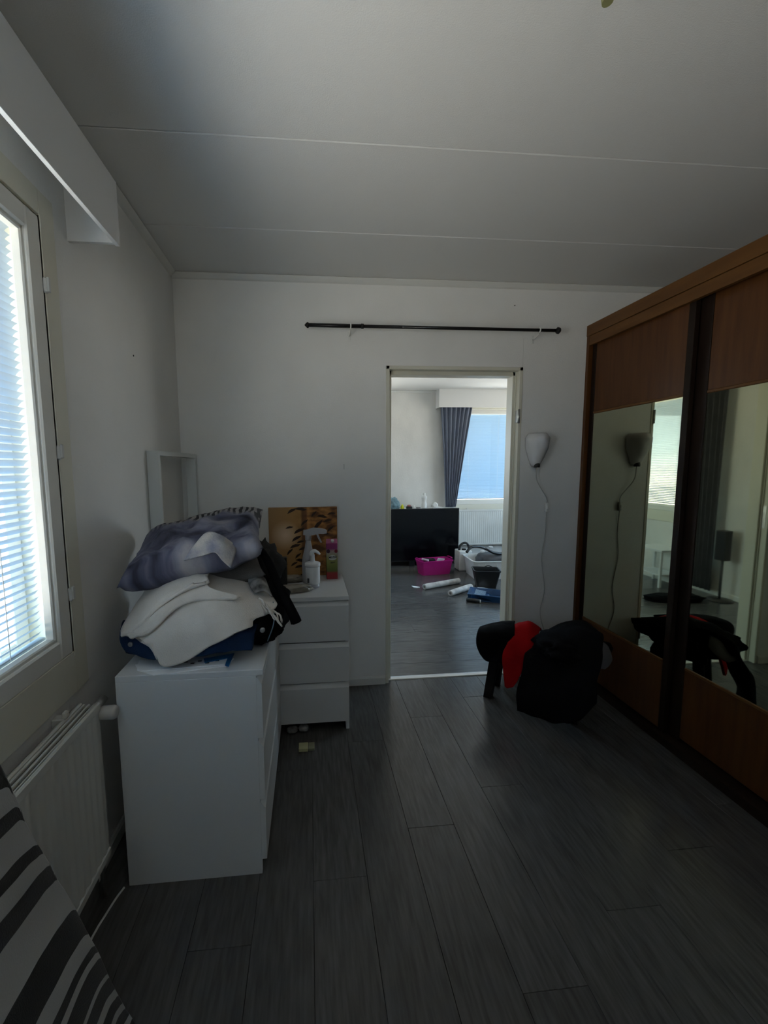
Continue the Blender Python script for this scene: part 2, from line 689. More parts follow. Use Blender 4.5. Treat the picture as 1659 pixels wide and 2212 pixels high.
def window(name, mp, w, handles=()):
    u0, u1, z0, z1 = w
    t = thing(name, mp(u0, 0, z0), kind='structure')
    cs = 0.072
    g = G()                                   # flat casing boards on the wall
    for a, b in (((u0, 0.0, z0), (u0 + cs, 0.010, z1)), ((u1 - cs, 0.0, z0), (u1, 0.010, z1)),
                 ((u0 + cs, 0.0, z1 - cs), (u1 - cs, 0.010, z1)), ((u0 + cs, 0.0, z0), (u1 - cs, 0.010, z0 + cs + 0.064))):
        g.box(mp(*a), mp(*b), bev=0.0012)
    for a, b in (((u0 + cs - 0.012, 0.0, z0 + 0.12), (u0 + cs, 0.012, z1 - cs)), ((u1 - cs, 0.0, z0 + 0.12), (u1 - cs + 0.012, 0.012, z1 - cs))):
        g.box(mp(*a), mp(*b), bev=0.0012)
    part(g, 'casing', cream_m, t)
    g = G()                                   # frame lining the hole
    a0, a1, b0, b1 = u0 + 0.035, u1 - 0.035, z0 + 0.035, z1 - 0.035
    th = 0.035
    for a, b in (((a0, -0.2, b0), (a0 + th, -0.012, b1)), ((a1 - th, -0.2, b0), (a1, -0.012, b1)),
                 ((a0 + th, -0.2, b1 - th), (a1 - th, -0.012, b1)), ((a0 + th, -0.2, b0), (a1 - th, -0.012, b0 + th))):
        g.box(mp(*a), mp(*b))
    part(g, 'frame', cream_m, t)
    # inner sash
    s0, s1, q0, q1 = u0 + cs, u1 - cs, z0 + cs + 0.062, z1 - cs - 0.004
    sw = 0.062
    g = G()
    for (a, b, c, d) in ((s0, s0 + sw, q0, q1), (s1 - sw, s1, q0, q1), (s0 + sw, s1 - sw, q1 - sw, q1), (s0 + sw, s1 - sw, q0, q0 + sw)):
        g.box(mp(a, -0.030, c), mp(b, 0.008, d), bev=0.005)
    k = sw - 0.018
    for (a, b, c, d) in ((s0 + k, s0 + sw + 0.012, q0 + k, q1 - k), (s1 - sw - 0.012, s1 - k, q0 + k, q1 - k),
                         (s0 + sw, s1 - sw, q1 - sw - 0.012, q1 - k), (s0 + sw, s1 - sw, q0 + k, q0 + sw + 0.012)):
        g.box(mp(a, -0.030, c), mp(b, -0.002, d), bev=0.004)
    part(g, 'inner_sash', sash_m, t)
    g = G()                                   # outer sash
    for (a, b, c, d) in ((s0, s0 + sw, q0, q1), (s1 - sw, s1, q0, q1), (s0 + sw, s1 - sw, q1 - sw, q1), (s0 + sw, s1 - sw, q0, q0 + sw)):
        g.box(mp(a, -0.16, c), mp(b, -0.12, d), bev=0.003)
    part(g, 'outer_sash', sash_m, t)
    for n in (-0.016, -0.142):
        g = G()
        g.box(mp(s0 + sw - 0.01, n - 0.002, q0 + sw - 0.01), mp(s1 - sw + 0.01, n + 0.002, q1 - sw + 0.01))
        part(g, 'pane', pane_m, t)
    for hz in handles:
        g = G()
        g.box(mp(s1 - 0.006, 0.006, hz - 0.022), mp(s1 + 0.010, 0.017, hz + 0.022), bev=0.004)
        g.box(mp(s1 - 0.001, 0.014, hz - 0.018), mp(s1 + 0.014, 0.021, hz + 0.026), bev=0.003)
        part(g, 'sash_catch', mat('catch_plastic', (0.62, 0.62, 0.6), 0.4, var=0.05), t)
    gl = (s0 + sw, s1 - sw, q0 + sw, q1 - sw)
    return t, gl


def slat_mesh(mp, u0, u1, z, tilt, nmid, wd=0.025):
    """cross-section curved, inner edge raised"""
    rows = []
    for k in range(5):
        s = (k / 4 - 0.5)
        bow = 0.0022 * (1 - (2 * s) ** 2)
        n = s * wd * math.cos(tilt) - bow * math.sin(tilt)
        zz = s * wd * math.sin(tilt) + bow * math.cos(tilt)
        rows.append([mp(u0, nmid + n, z + zz), mp(u1, nmid + n, z + zz)])
    return rows


def blind(name, mp, gl, tilt, single, label, group=None, cords=(0.15, 0.5, 0.85), pitch=0.0215, sm=None):
    sm = sm or slat_m
    u0, u1, z0, z1 = gl
    u0, u1 = u0 - 0.008, u1 + 0.008
    nm = -0.050
    t = thing(name, mp(u0, nm, z0), label, 'blind', group)
    g = G()
    g.box(mp(u0 - 0.004, nm - 0.013, z1 + 0.005), mp(u1 + 0.004, nm + 0.013, z1 + 0.03), bev=0.002)
    part(g, 'head_rail', slat_m, t)
    g = G()
    g.box(mp(u0, nm - 0.011, z0 + 0.004), mp(u1, nm + 0.011, z0 + 0.014), bev=0.002)
    part(g, 'bottom_rail', slat_m, t)
    zs = []
    z = z0 + 0.030
    while z < z1 - 0.004:
        zs.append(z)
        z += pitch
    if single:
        me = None
        for z in zs:
            if me is None:
                g = G()
                g.grid(slat_mesh(mp, u0, u1, z, tilt, nm), uv=False)
                o = part(g, 'slat', slat_m, t)
                me = o.data
                zf = z
            else:
                o = bpy.data.objects.new('slat', me)
                o.parent = t
                o.location = (0, 0, z - zf)
                C.objects.link(o)
    else:
        g = G()
        for z in zs:
            g.grid(slat_mesh(mp, u0, u1, z, tilt, nm), uv=False)
        tag(part(g, 'slat_stack', sm, t), kind='stuff')
    for f in cords:
        u = u0 + (u1 - u0) * f
        g = G()
        g.tube([mp(u, nm + 0.012, z0 + 0.01), mp(u, nm + 0.012, z1 + 0.01)], 0.0011, 6)
        g.tube([mp(u, nm - 0.012, z0 + 0.01), mp(u, nm - 0.012, z1 + 0.01)], 0.0011, 6)
        part(g, 'ladder_cord', cord_m, t)
    return t


T1, T2, T3, T4 = math.radians(41), math.radians(52), math.radians(62), math.radians(37)
win1, gl1 = window('window_1', mapL, W1, handles=(2.0, 1.51, 1.06))
blind('venetian_blind', mapL, gl1, T1, True, 'white slatted blind in the window above the ribbed radiator by the pelmet', cords=(0.12, 0.5, 0.88))
win2, gl2 = window('window_2', mapL, W2)
blind('venetian_blind', mapL, gl2, T2, False, 'white slatted blind seen reflected in the wardrobe mirror')
win3, gl3 = window('window_3', mapF, W3)
blind('venetian_blind', mapF, gl3, T3, False, 'sky-tinted slatted blind beside the grey curtain in the next room', sm=slat_sky_tint_m)
added_win4, gl4 = window('added_window_4', mapB, ADDED_W4)  # unseen window added to lift the back wall and dresser side
g = G()
zz4 = gl4[2] + 0.03
while zz4 < gl4[3] - 0.004:
    g.grid(slat_mesh(mapB, gl4[0] + 0.01, gl4[1] - 0.01, zz4, T4, -0.050), uv=False)
    zz4 += 0.0215
tag(part(g, 'slat_stack', slat_m, added_win4), kind='stuff')
portal('sky_portal', (((ADDED_W4[0] + ADDED_W4[1]) / 2, YN - 0.32, (ADDED_W4[2] + ADDED_W4[3]) / 2)), (0, 1, 0), ADDED_W4[1] - ADDED_W4[0], ADDED_W4[3] - ADDED_W4[2])
added_win5, gl5 = window('added_window_5', mapR, ADDED_W5)  # unseen open window added to brighten the next room
added_win6, gl6 = window('added_window_6', mapF, ADDED_W6)  # another unseen window added for more light in the next room
portal('sky_portal', (((ADDED_W6[0] + ADDED_W6[1]) / 2, YF + 0.32, (ADDED_W6[2] + ADDED_W6[3]) / 2)), (0, -1, 0), ADDED_W6[1] - ADDED_W6[0], ADDED_W6[3] - ADDED_W6[2])
portal('sky_portal', ((XFR + 0.32, (ADDED_W5[0] + ADDED_W5[1]) / 2, (ADDED_W5[2] + ADDED_W5[3]) / 2)), (-1, 0, 0), ADDED_W5[1] - ADDED_W5[0], ADDED_W5[3] - ADDED_W5[2])
portal('sky_portal', ((XL - 0.32, (W1[0] + W1[1]) / 2, (W1[2] + W1[3]) / 2)), (1, 0, 0), W1[1] - W1[0], W1[3] - W1[2])
portal('sky_portal', ((XL - 0.32, (W2[0] + W2[1]) / 2, (W2[2] + W2[3]) / 2)), (1, 0, 0), W2[1] - W2[0], W2[3] - W2[2])
portal('sky_portal', (((W3[0] + W3[1]) / 2, YF + 0.32, (W3[2] + W3[3]) / 2)), (0, -1, 0), W3[1] - W3[0], W3[3] - W3[2])

# ================================================================== NEAR ROOM FURNITURE
# --- pelmet over the window
t = thing('curtain_pelmet', (XL, 1.54, 2.2), 'white boxed curtain pelmet above the window and radiator', 'pelmet')
g = G()
g.box((-0.632, -0.30, 2.200), (-0.618, 1.54, 2.400), bev=0.001)
part(g, 'front_board', pelmet_m, t)
for y in (1.526, -0.30):
    g = G()
    g.box((XL, y, 2.205), (-0.632, y + 0.014, 2.400), bev=0.001)
    part(g, 'end_board', pelmet_m, t)
g = G()
g.box((XL, -0.286, 2.386), (-0.632, 1.526, 2.400))
part(g, 'top_board', pelmet_m, t)
g = G()
g.box((-0.71, -0.28, 2.366), (-0.68, 1.52, 2.386), bev=0.003)
part(g, 'curtain_rail', trim_m, t)

# --- radiator
RY0, RY1 = 0.12, 1.335


def radiator(mp, u0, u1, z0, z1, label, deep=0.09, valve=True):
    t = thing('radiator', mp(u1, 0.02, z0), label, 'radiator')

    def panel(n0, nm):
        g = G()
        nn = max(6, int((u1 - u0) / 0.033))
        prof = []
        for i in range(nn * 4 + 1):
            u = u0 + 0.01 + (u1 - u0 - 0.02) * i / (nn * 4)
            ph = i % 4
            prof.append((u, 0.0035 if ph in (1, 2) else 0.0))
        rows = []
        for zz in (z0 + 0.03, z1 - 0.03):
            rows.append([mp(u, n0 + d, zz) for u, d in prof])
        g.grid(rows, uv=False)
        g.box(mp(u0, n0 - 0.010, z0), mp(u1, n0 - 0.0005, z1), bev=0.003)
        g.box(mp(u0, n0 - 0.010, z1 - 0.03), mp(u1, n0 + 0.005, z1), bev=0.004)
        g.box(mp(u0, n0 - 0.010, z0), mp(u1, n0 + 0.005, z0 + 0.03), bev=0.004)
        return part(g, nm, rad_m, t)
    panel(0.02 + deep - 0.02, 'front_panel')
    panel(0.035, 'back_panel')
    g = G()
    k = int((u1 - u0 - 0.06) / 0.02)
    for i in range(k):
        u = u0 + 0.03 + i * 0.02
        g.box(mp(u, 0.037, z0 + 0.06), mp(u + 0.001, deep - 0.012, z1 - 0.035))
    tag(part(g, 'convector_fins', rad_m, t), kind='stuff')
    for n_ in (0.046, 0.062, 0.078):
        g = G()
        g.box(mp(u0 + 0.004, n_ - 0.0035, z1 - 0.012), mp(u1 - 0.004, n_ + 0.0035, z1 - 0.004), bev=0.001)
        part(g, 'top_grille_bar', rad_m, t)
    for u in (u0 + 0.14, u1 - 0.10):
        g = G()
        g.box(mp(u, 0.0, z0 + 0.05), mp(u + 0.03, 0.035, z1 - 0.02))
        g.box(mp(u, 0.0, z1 - 0.03), mp(u + 0.03, 0.036, z1 + 0.004), bev=0.003)
        g.box(mp(u + 0.005, 0.028, z1), mp(u + 0.025, 0.042, z1 + 0.022), bev=0.004)
        part(g, 'wall_bracket', rad_m, t)
    return t


rt_ = radiator(mapL, RY0, RY1, 0.170, 0.712, 'off-white panel radiator below the window with a thermostat knob')
vy = RY1 - 0.003
g = G()
g.tube([(XL + 0.055, RY1 - 0.01, 0.665), (XL + 0.055, vy + 0.03, 0.665)], 0.012, 12)
g.tube([(XL + 0.055, vy + 0.015, 0.665), (XL + 0.055, vy + 0.015, -0.0)], 0.0085, 12)
g.tube([(XL + 0.055, vy + 0.015, 0.69), (XL + 0.055, vy + 0.015, 0.64)], 0.014, 12)
part(g, 'supply_pipe', mat('pipe_metal', (0.22, 0.21, 0.2), 0.4, metal=0.5, var=0.1), rt_)
g = G()
R90 = Euler((0, math.radians(90), 0)).to_matrix()
g.lathe([(0.015, 0), (0.018, 0.012), (0.0175, 0.018), (0.020, 0.022), (0.022, 0.03), (0.0225, 0.066), (0.019, 0.074), (0.010, 0.076)],
        (XL + 0.062, vy + 0.015, 0.665), 24, R90)
part(g, 'thermostat_knob', mat('thermostat_white', (0.5, 0.48, 0.45), 0.4, var=0.03), rt_)
g = G()
g.tube([(XL + 0.062, vy - 0.005, 0.672), (XL + 0.085, vy + 0.05, 0.70)], 0.014, 12)
part(g, 'valve_body', metal_m, rt_)

# --- dressers: three drawers each


def dresser(base, rotz, label, group):
    """local frame: width along x (-.39.. .39), front towards -y, origin at the floor centre"""
    t = thing('dresser', base, label, 'dresser', group)
    R = Matrix.Rotation(rotz, 4, 'Z')

    def add(g, nm, m):
        bmesh.ops.transform(g.bm, matrix=R, verts=g.bm.verts[:])
        bmesh.ops.translate(g.bm, vec=Vector(base), verts=g.bm.verts[:])
        return part(g, nm, m, t)
    w, d, h = DW, 0.48, 0.772
    hw = w / 2
    g = G()
    g.box((-hw, -d / 2 - 0.006, h - 0.022), (hw, d / 2, h), bev=0.0015)
    add(g, 'top', white_furn)
    for s in (-1, 1):
        g = G()
        g.box((s * hw, -d / 2 + 0.018, 0), (s * (hw - 0.018), d / 2, h - 0.022), bev=0.001)
        add(g, 'side_panel', white_furn)
    g = G()
    g.box((-hw + 0.018, d / 2 - 0.008, 0.05), (hw - 0.018, d / 2 - 0.003, h - 0.022))
    g.box((-hw + 0.018, -d / 2 + 0.04, 0.065), (hw - 0.018, d / 2 - 0.01, 0.08))
    add(g, 'back_panel', white_furn)
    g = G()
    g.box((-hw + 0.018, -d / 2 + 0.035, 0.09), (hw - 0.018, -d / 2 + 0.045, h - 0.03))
    add(g, 'gap_shade_board', mat('gap_shade_grey', (0.10, 0.10, 0.10), 0.7, var=0.1))  # grey board behind the fronts, stands in for shade in the drawer gaps
    top, bot = h - 0.018, 0.058
    ph = (top - bot) / 3
    for i in range(3):
        z0 = bot + i * ph
        z1 = z0 + ph - 0.011
        g = G()
        # front with a bevelled upper lip that serves as the grip
        prof = [(-d / 2, z0), (-d / 2, z1 - 0.024), (-d / 2 + 0.016, z1), (-d / 2 + 0.018, z1), (-d / 2 + 0.018, z0)]
        g.prism([Vector((-hw + 0.001, y, z)) for y, z in prof], Vector((w - 0.002, 0, 0)))
        add(g, 'drawer', white_furn)
    return t


DW = 0.775
dresser((-0.175 - 0.24, 1.375 + DW / 2, 0), math.radians(90), 'white three-drawer dresser under the heap of blankets and cushions', 'white dressers')
DW = 0.80
dresser((0.20 - DW / 2, 2.160 + 0.24, 0), 0, 'white three-drawer dresser carrying the autumn leaf canvas and bottles', 'white dressers')
DTOP = 0.772

# --- white open frame leaning in the corner
t = thing('display_frame', (XL + 0.03, 2.35, 0), 'tall white empty box frame standing in the corner behind the cushions', 'frame')
fy0, fy1, fz = 2.085, 2.600, 1.545
fm = mat('frame_white', (0.62, 0.64, 0.62), 0.5, bump=0.02)
x0f, x1f, fd = XL + 0.004, XL + 0.040, 0.054


def fx(y):
    return x0f + (x1f - x0f) * (y - fy0) / (fy1 - fy0)


for ya, yb_, za, zb, nm in ((fy0, fy0 + 0.022, 0.0, fz, 'upright'), (fy1, fy1 + 0.022, 0.0, fz, 'upright'),
                            (fy0 + 0.022, fy1, fz - 0.022, fz, 'top_rail'), (fy0 + 0.022, fy1, 0.0, 0.022, 'bottom_rail')):
    g = G()
    g.prism([Vector((fx(ya), ya, za)), Vector((fx(ya) + fd, ya, za)), Vector((fx(yb_) + fd, yb_, za)), Vector((fx(yb_), yb_, za))], (0, 0, zb - za))
    part(g, nm, fm, t)

# --- wardrobe with three sliding mirror doors
WY0, WY1, WZ = 0.32, YB - 0.002, 2.353
t = thing('wardrobe', (XW, WY1, 0), 'brown veneer wardrobe with sliding doors holding tall mirrors', 'wardrobe')
g = G()
g.box((XW, WY1 - 0.024, 0), (XW + 0.60, WY1, WZ - 0.068), bev=0.001)
part(g, 'side_panel', veneer, t)
g = G()
g.box((XW, WY0, 0), (XW + 0.60, WY0 + 0.024, WZ - 0.068), bev=0.001)
part(g, 'side_panel', veneer, t)
g = G()
g.box((XW - 0.004, WY0, WZ - 0.068), (XW + 0.60, WY1, WZ), bev=0.002)
part(g, 'top_board', veneer_h, t)
g = G()
g.box((XW + 0.002, WY0 + 0.024, WZ - 0.128), (XW + 0.024, WY1 - 0.024, WZ - 0.070), bev=0.001)
part(g, 'fascia', veneer_h, t)
g = G()
g.box((XW + 0.59, WY0 + 0.024, 0), (XW + 0.598, WY1 - 0.024, WZ - 0.068))
part(g, 'back_panel', stile_m, t)
g = G()
g.box((XW + 0.004, WY0 + 0.024, 0), (XW + 0.58, WY1 - 0.024, 0.045), bev=0.001)
part(g, 'plinth', stile_m, t)


def sliding_door(y0, y1, xo, sw=0.035):
    x0 = XW + xo
    z0, z1 = 0.05, WZ - 0.105
    d = None
    g = G()
    g.box((x0, y0, z0), (x0 + 0.026, y0 + 0.035, z1), bev=0.002)
    g.box((x0, y1 - sw, z0), (x0 + 0.026, y1, z1), bev=0.002)
    g.box((x0 + 0.014, y0 + 0.03, z0), (x0 + 0.022, y1 - 0.03, z1))
    d = part(g, 'door', stile_m, t)
    a, b = y0 + 0.036, y1 - sw - 0.001
    g = G()
    g.box((x0 + 0.003, a, 1.805), (x0 + 0.014, b, z1 - 0.004), bev=0.001)
    part(g, 'upper_panel', veneer, d)
    g = G()
    g.box((x0 + 0.003, a, z0 + 0.01), (x0 + 0.014, b, 0.425), bev=0.001)
    part(g, 'lower_panel', veneer, d)
    g = G()
    g.box((x0 + 0.004, a, 0.440), (x0 + 0.013, b, 1.790))
    tag(part(g, 'mirror', mm, d), label='tall dim mirror panel')
    for z in (0.425, 1.790):
        g = G()
        g.box((x0 - 0.002, a, z), (x0 + 0.013, b, z + 0.015), bev=0.003)
        part(g, 'divider_rail', veneer_h, d)


sliding_door(1.895, WY1 - 0.026, 0.026)
sliding_door(1.125, 1.935, 0.062, 0.095)
sliding_door(WY0 + 0.026, 1.165, 0.026)

# --- curtain rod above the door
RZ, RYY = 2.296, YB - 0.080
t = thing('curtain_rod', (0.0, YB, RZ), 'thin black curtain rod mounted on white brackets over the doorway', 'curtain rod')
g = G()
g.tube([(0.015, RYY, RZ), (0.335, RYY, RZ)], 0.0115, 14)
g.tube([(0.325, RYY, RZ), (1.545, RYY, RZ)], 0.0095, 14)
g.tube([(0.325, RYY, RZ), (0.340, RYY, RZ)], 0.0145, 14)
part(g, 'rod', rod_m, t)
for x, s in ((0.015, -1), (1.545, 1)):
    g = G()
    R = Euler((0, math.radians(90) * s, 0)).to_matrix()
    if s > 0:
        pr = [(0.006, 0.0), (0.012, 0.004), (0.021, 0.012), (0.021, 0.022), (0.012, 0.031), (0.003, 0.033)]
    else:
        pr = [(0.0115, 0.0), (0.017, 0.004), (0.017, 0.012), (0.003, 0.026)]
    g.lathe(pr, (x, RYY, RZ), 6, R)
    part(g, 'finial', rod_m, t)
for x in (0.262, 1.440):
    g = G()
    g.tube([(x, YB, RZ - 0.035), (x, YB - 0.03, RZ - 0.033), (x, RYY, RZ - 0.020)], 0.004, 8)
    g.tube([(x, RYY - 0.014 * math.cos(a), RZ - 0.014 * math.sin(a)) for a in [math.radians(k) for k in range(-70, 200, 20)]], 0.004, 8)
    g.box((x - 0.009, YB - 0.004, RZ - 0.06), (x + 0.009, YB, RZ - 0.01), bev=0.002)
    part(g, 'bracket', trim_m, t)

# --- egg-shaped wall lamp with cord and inline switch
LX, LZ = 1.492, 1.560
t = thing('wall_lamp', (LX, YB, LZ), 'white egg-shaped wall lamp with a hanging cord between door and wardrobe', 'wall lamp')
g = G()
rows = []
NS, NR = 28, 20
for i in range(NR + 1):
    v = i / NR
    zz = 0.108 - v * 0.212
    rad = 0.073 * min(1.0, (0.55 + 3.2 * v) ** 0.5 if v < 0.14 else 1.0)
    if v > 0.30:
        rad *= 1 - ((v - 0.30) / 0.70) ** 1.6 * 0.66
    row = []
    for k in range(NS + 1):
        a = math.pi * (k / NS)
        q = Vector((math.cos(a) * 2, math.sin(a) * 2, v * 4))
        s = 1 + 0.035 * noise.noise(q * 1.3)
        row.append(Vector((LX - 0.006 + rad * s * math.cos(a) * 1.0, YB - 0.008 - 0.112 * (rad / 0.073) ** 1.0 * math.sin(a) * s * (0.72 + 0.28 * (1 - v)), LZ + zz)))
    rows.append(row)
g.grid(rows)
o = part(g, 'shade', mat('lamp_shade_white', (0.62, 0.62, 0.63), 0.6, bump=0.12, bscale=25), t)
md = o.modifiers.new('thickness', 'SOLIDIFY')
md.thickness = 0.004
g = G()
g.lathe([(0.018, 0.0), (0.020, 0.010), (0.016, 0.05)], (LX - 0.005, YB - 0.030, LZ - 0.112), 18)
part(g, 'socket', black_m, t)
g = G()
g.box((LX - 0.045, YB - 0.010, LZ - 0.09), (LX + 0.035, YB, LZ + 0.09), bev=0.004)
part(g, 'wall_plate', trim_m, t)
g = G()
g.lathe([(0.004, 0), (0.004, 0.003)], (LX - 0.050, YB - 0.087, LZ + 0.072), 8, Euler((math.radians(75), 0, math.radians(-30))).to_matrix())
part(g, 'shade_screw', black_m, t)
g = G()
cp = [(LX - 0.004, YB - 0.030, LZ - 0.105), (LX + 0.004, YB - 0.025, LZ - 0.20), (1.572, YB - 0.012, 1.25), (1.576, YB - 0.012, 1.20), (1.576, YB - 0.012, 1.155),
      (1.577, YB - 0.006, 1.00), (1.561, YB - 0.006, 0.83), (1.590, YB - 0.006, 0.62), (1.566, YB - 0.006, 0.46), (1.60, YB - 0.008, 0.33), (1.66, YB - 0.02, 0.20), (1.70, YB - 0.02, 0.10)]
g.tube(spline(cp, 70), 0.0032, 8)
part(g, 'cord', mat('lamp_cord', (0.5, 0.5, 0.48), 0.5, var=0.05), t)
g = G()
g.box((1.565, YB - 0.026, 1.150), (1.588, YB - 0.002, 1.212), bev=0.005)
g.box((1.571, YB - 0.030, 1.172), (1.582, YB - 0.024, 1.192), bev=0.002)
part(g, 'inline_switch', trim_m, t)

# --- small fixings
g = G()
g.tube([(0.221, YB, 1.478), (0.221, YB - 0.008, 1.476), (0.221, YB - 0.012, 1.462), (0.221, YB - 0.009, 1.452), (0.221, YB - 0.013, 1.447)], 0.0018, 8)
tag(g.done('wall_hook', metal_m, None, base=(0.221, YB, 1.47)), 'tiny wire hook in the bare wall left of the doorway', 'hook')
g = G()
g.lathe([(0.001, 0), (0.004, 0.001), (0.004, 0.003)], (XL + 0.003, 2.01, 1.966), 8, Euler((0, math.radians(-90), 0)).to_matrix())
tag(g.done('wall_screw', black_m, None, base=(XL, 2.01, 1.966)), 'small dark screw in the window wall above the empty frame', 'screw')
pz = on_y(1112, 660, YB)
g = G()
g.lathe([(0.001, 0), (0.0035, 0.001), (0.0035, 0.003)], (pz.x, YB - 0.003, pz.z), 8, Euler((math.radians(-90), 0, 0)).to_matrix())
tag(g.done('wall_screw', black_m, None, base=(pz.x, YB, pz.z)), 'small dark screw in the wall above the curtain rod', 'screw')
# ceiling hook with a hanging connector
cxp = on_z(1308, 12, 2.50)
t = thing('ceiling_lamp_plug', (cxp.x, cxp.y, ZC), 'greenish lamp connector hanging from the ceiling', 'lamp connector')
g = G()
g.tube([(cxp.x, cxp.y, ZC), (cxp.x, cxp.y, 2.545)], 0.004, 8)
g.lathe([(0.030, 0), (0.028, -0.012), (0.010, -0.016)], (cxp.x, cxp.y, ZC), 18)
part(g, 'ceiling_cap', trim_m, t)
g = G()
g.lathe([(0.006, 0.055), (0.012, 0.05), (0.014, 0.012), (0.012, 0.0)], (cxp.x + 0.002, cxp.y - 0.004, 2.503), 12)
part(g, 'connector', mat('connector_green', (0.22, 0.22, 0.10), 0.5, var=0.2), t)

# ================================================================== HEAP ON THE NEAR DRESSER
cream_c = mat('cream_wool', (0.66, 0.61, 0.55), 0.95, var=0.05, vscale=14, bump=0.25, bscale=220, sheen=0.3)
navy_c = mat('navy_cloth', (0.008, 0.022, 0.060), 0.9, spec=0.15, var=0.35, vscale=9, bump=0.2, bscale=200)
black_c = mat('black_cloth', (0.004, 0.004, 0.005), 0.95, spec=0.08, var=0.3, vscale=9, bump=0.2, bscale=180)
taupe_c = mat('taupe_cloth', (0.10, 0.092, 0.085), 0.92, var=0.12, vscale=10, bump=0.2, bscale=200)
char_c = mat('charcoal_cloth', (0.030, 0.029, 0.028), 0.92, spec=0.15, var=0.25, vscale=12, bump=0.2, bscale=200)
paper_m = mat('paper', (0.88, 0.90, 0.92), 0.8, var=0.03)

# papers, blue folder
dz = DTOP
quad = [on_z(px, py, dz) for px, py in ((300, 1428), (480, 1418), (505, 1424), (488, 1440), (332, 1460), (296, 1449))]
g = G()
g.prism([Vector((p.x, p.y, dz + 0.0005)) for p in quad], (0, 0, 0.0025))
tag(g.done('paper_sheet', paper_m, None, base=(quad[0].x, quad[0].y, dz)), 'loose white printed sheet lying under the navy garment', 'paper')
quad2 = [on_z(px, py, dz + 0.004) for px, py in ((292, 1436), (430, 1424), (495, 1420), (482, 1436), (420, 1441), (300, 1450))]
t = thing('paper_sheet', (quad2[0].x, quad2[0].y, dz + 0.0035), 'upper white sheet with small dark print under the cream blanket', 'paper')
g = G()
g.prism([Vector((p.x, p.y, dz + 0.0035)) for p in quad2], (0, 0, 0.0015))
part(g, 'sheet', paper_m, t)
for k, (px, py) in enumerate(((402, 1430), (416, 1433), (432, 1428), (448, 1432), (470, 1427))):
    p = on_z(px, py, dz + 0.0052)
    g = G()
    g.box((p.x - 0.007, p.y - 0.004, dz + 0.005), (p.x + 0.006, p.y + 0.005, dz + 0.0054))
    part(g, 'printed_mark', black_m, t)
q = [on_z(px, py, dz + 0.006) for px, py in ((440, 1424), (506, 1412), (494, 1440), (486, 1438), (492, 1422), (442, 1432))]
g = G()
g.prism([Vector((p.x, p.y, dz + 0.0055)) for p in q], (0, 0, 0.003))
tag(g.done('document_folder', mat('folder_blue', (0.01, 0.12, 0.32), 0.4, var=0.1), None, base=(q[0].x, q[0].y, dz)), 'bright blue plastic folder edge on the dresser top', 'folder')

# black holdall under everything
t = thing('travel_bag', (-0.30, 1.72, dz), 'black soft travel bag slumped under the cream blanket', 'bag')
part(lump((-0.285, 1.745, dz + 0.085), (0.190, 0.24, 0.105), 0.10, 1.6, 3.0, dz + 0.001, 5, 0.75, wrinkle=0.05), 'body', black_c, t)
g = G()
pp = [on_y(px, py, y) for px, py, y in ((590, 1300, 1.57), (592, 1330, 1.53), (590, 1352, 1.50), (578, 1385, 1.50))]
g.tube(spline(pp, 20), 0.0022, 6)
part(g, 'piping', mat('piping_blue', (0.10, 0.16, 0.20), 0.6, var=0.1), t)
gp = on_y(567, 1361, 1.485)
g = G()
RR = Euler((math.radians(90), 0, math.radians(20))).to_matrix()
g.lathe([(0.004, 0.004), (0.009, 0.004), (0.010, 0.0), (0.009, -0.003)], gp, 16, RR)
part(g, 'grommet', metal_m, t)
g = G()
hp = [on_y(px, py, y) for px, py, y in ((556, 1180, 1.78), (580, 1215, 1.72), (600, 1262, 1.66), (622, 1305, 1.60), (636, 1334, 1.56), (641, 1347, 1.55))]
sp = spline(hp, 26)
g.tube(sp, [0.016 + 0.006 * (i / 25) if i < 25 else 0.012 for i in range(26)], 14)
tag(part(g, 'padded_handle', black_c, t), label='thick black padded carrying handle')

# navy garment at the front
t = thing('navy_garment', (-0.5, 1.56, dz), 'folded navy blue garment with a metal eyelet below the cream blanket', 'garment')
c1 = [[on_y(px, py, y) for px, py, y in r] for r in (
    ((268, 1345, 1.62), (330, 1330, 1.60), (420, 1330, 1.58), (500, 1330, 1.56), (560, 1345, 1.55)),
    ((260, 1368, 1.52), (320, 1362, 1.49), (410, 1365, 1.46), (490, 1360, 1.45), (550, 1368, 1.46)),
    ((261, 1392, 1.47), (320, 1392, 1.44), (400, 1392, 1.425), (480, 1388, 1.42), (548, 1392, 1.42)),
    ((272, 1410, 1.44), (330, 1424, 1.42), (400, 1424, 1.41), (480, 1412, 1.41), (545, 1402, 1.41)))]
sheet('front_fold', navy_c, t, surface(c1, 30, 50, 0.006, 12, 2.0, dz + 0.010), 0.012)
part(lump((-0.45, 1.60, dz + 0.075), (0.19, 0.16, 0.075), 0.12, 2.0, 8.0, dz + 0.010, 4, 0.8), 'bundle', navy_c, t)
g = G()
g.lathe([(0.004, 0.004), (0.008, 0.004), (0.009, 0.0), (0.008, -0.003)], on_y(282, 1392, 1.445), 16, Euler((math.radians(90), 0, math.radians(-15))).to_matrix())
part(g, 'eyelet', metal_m, t)

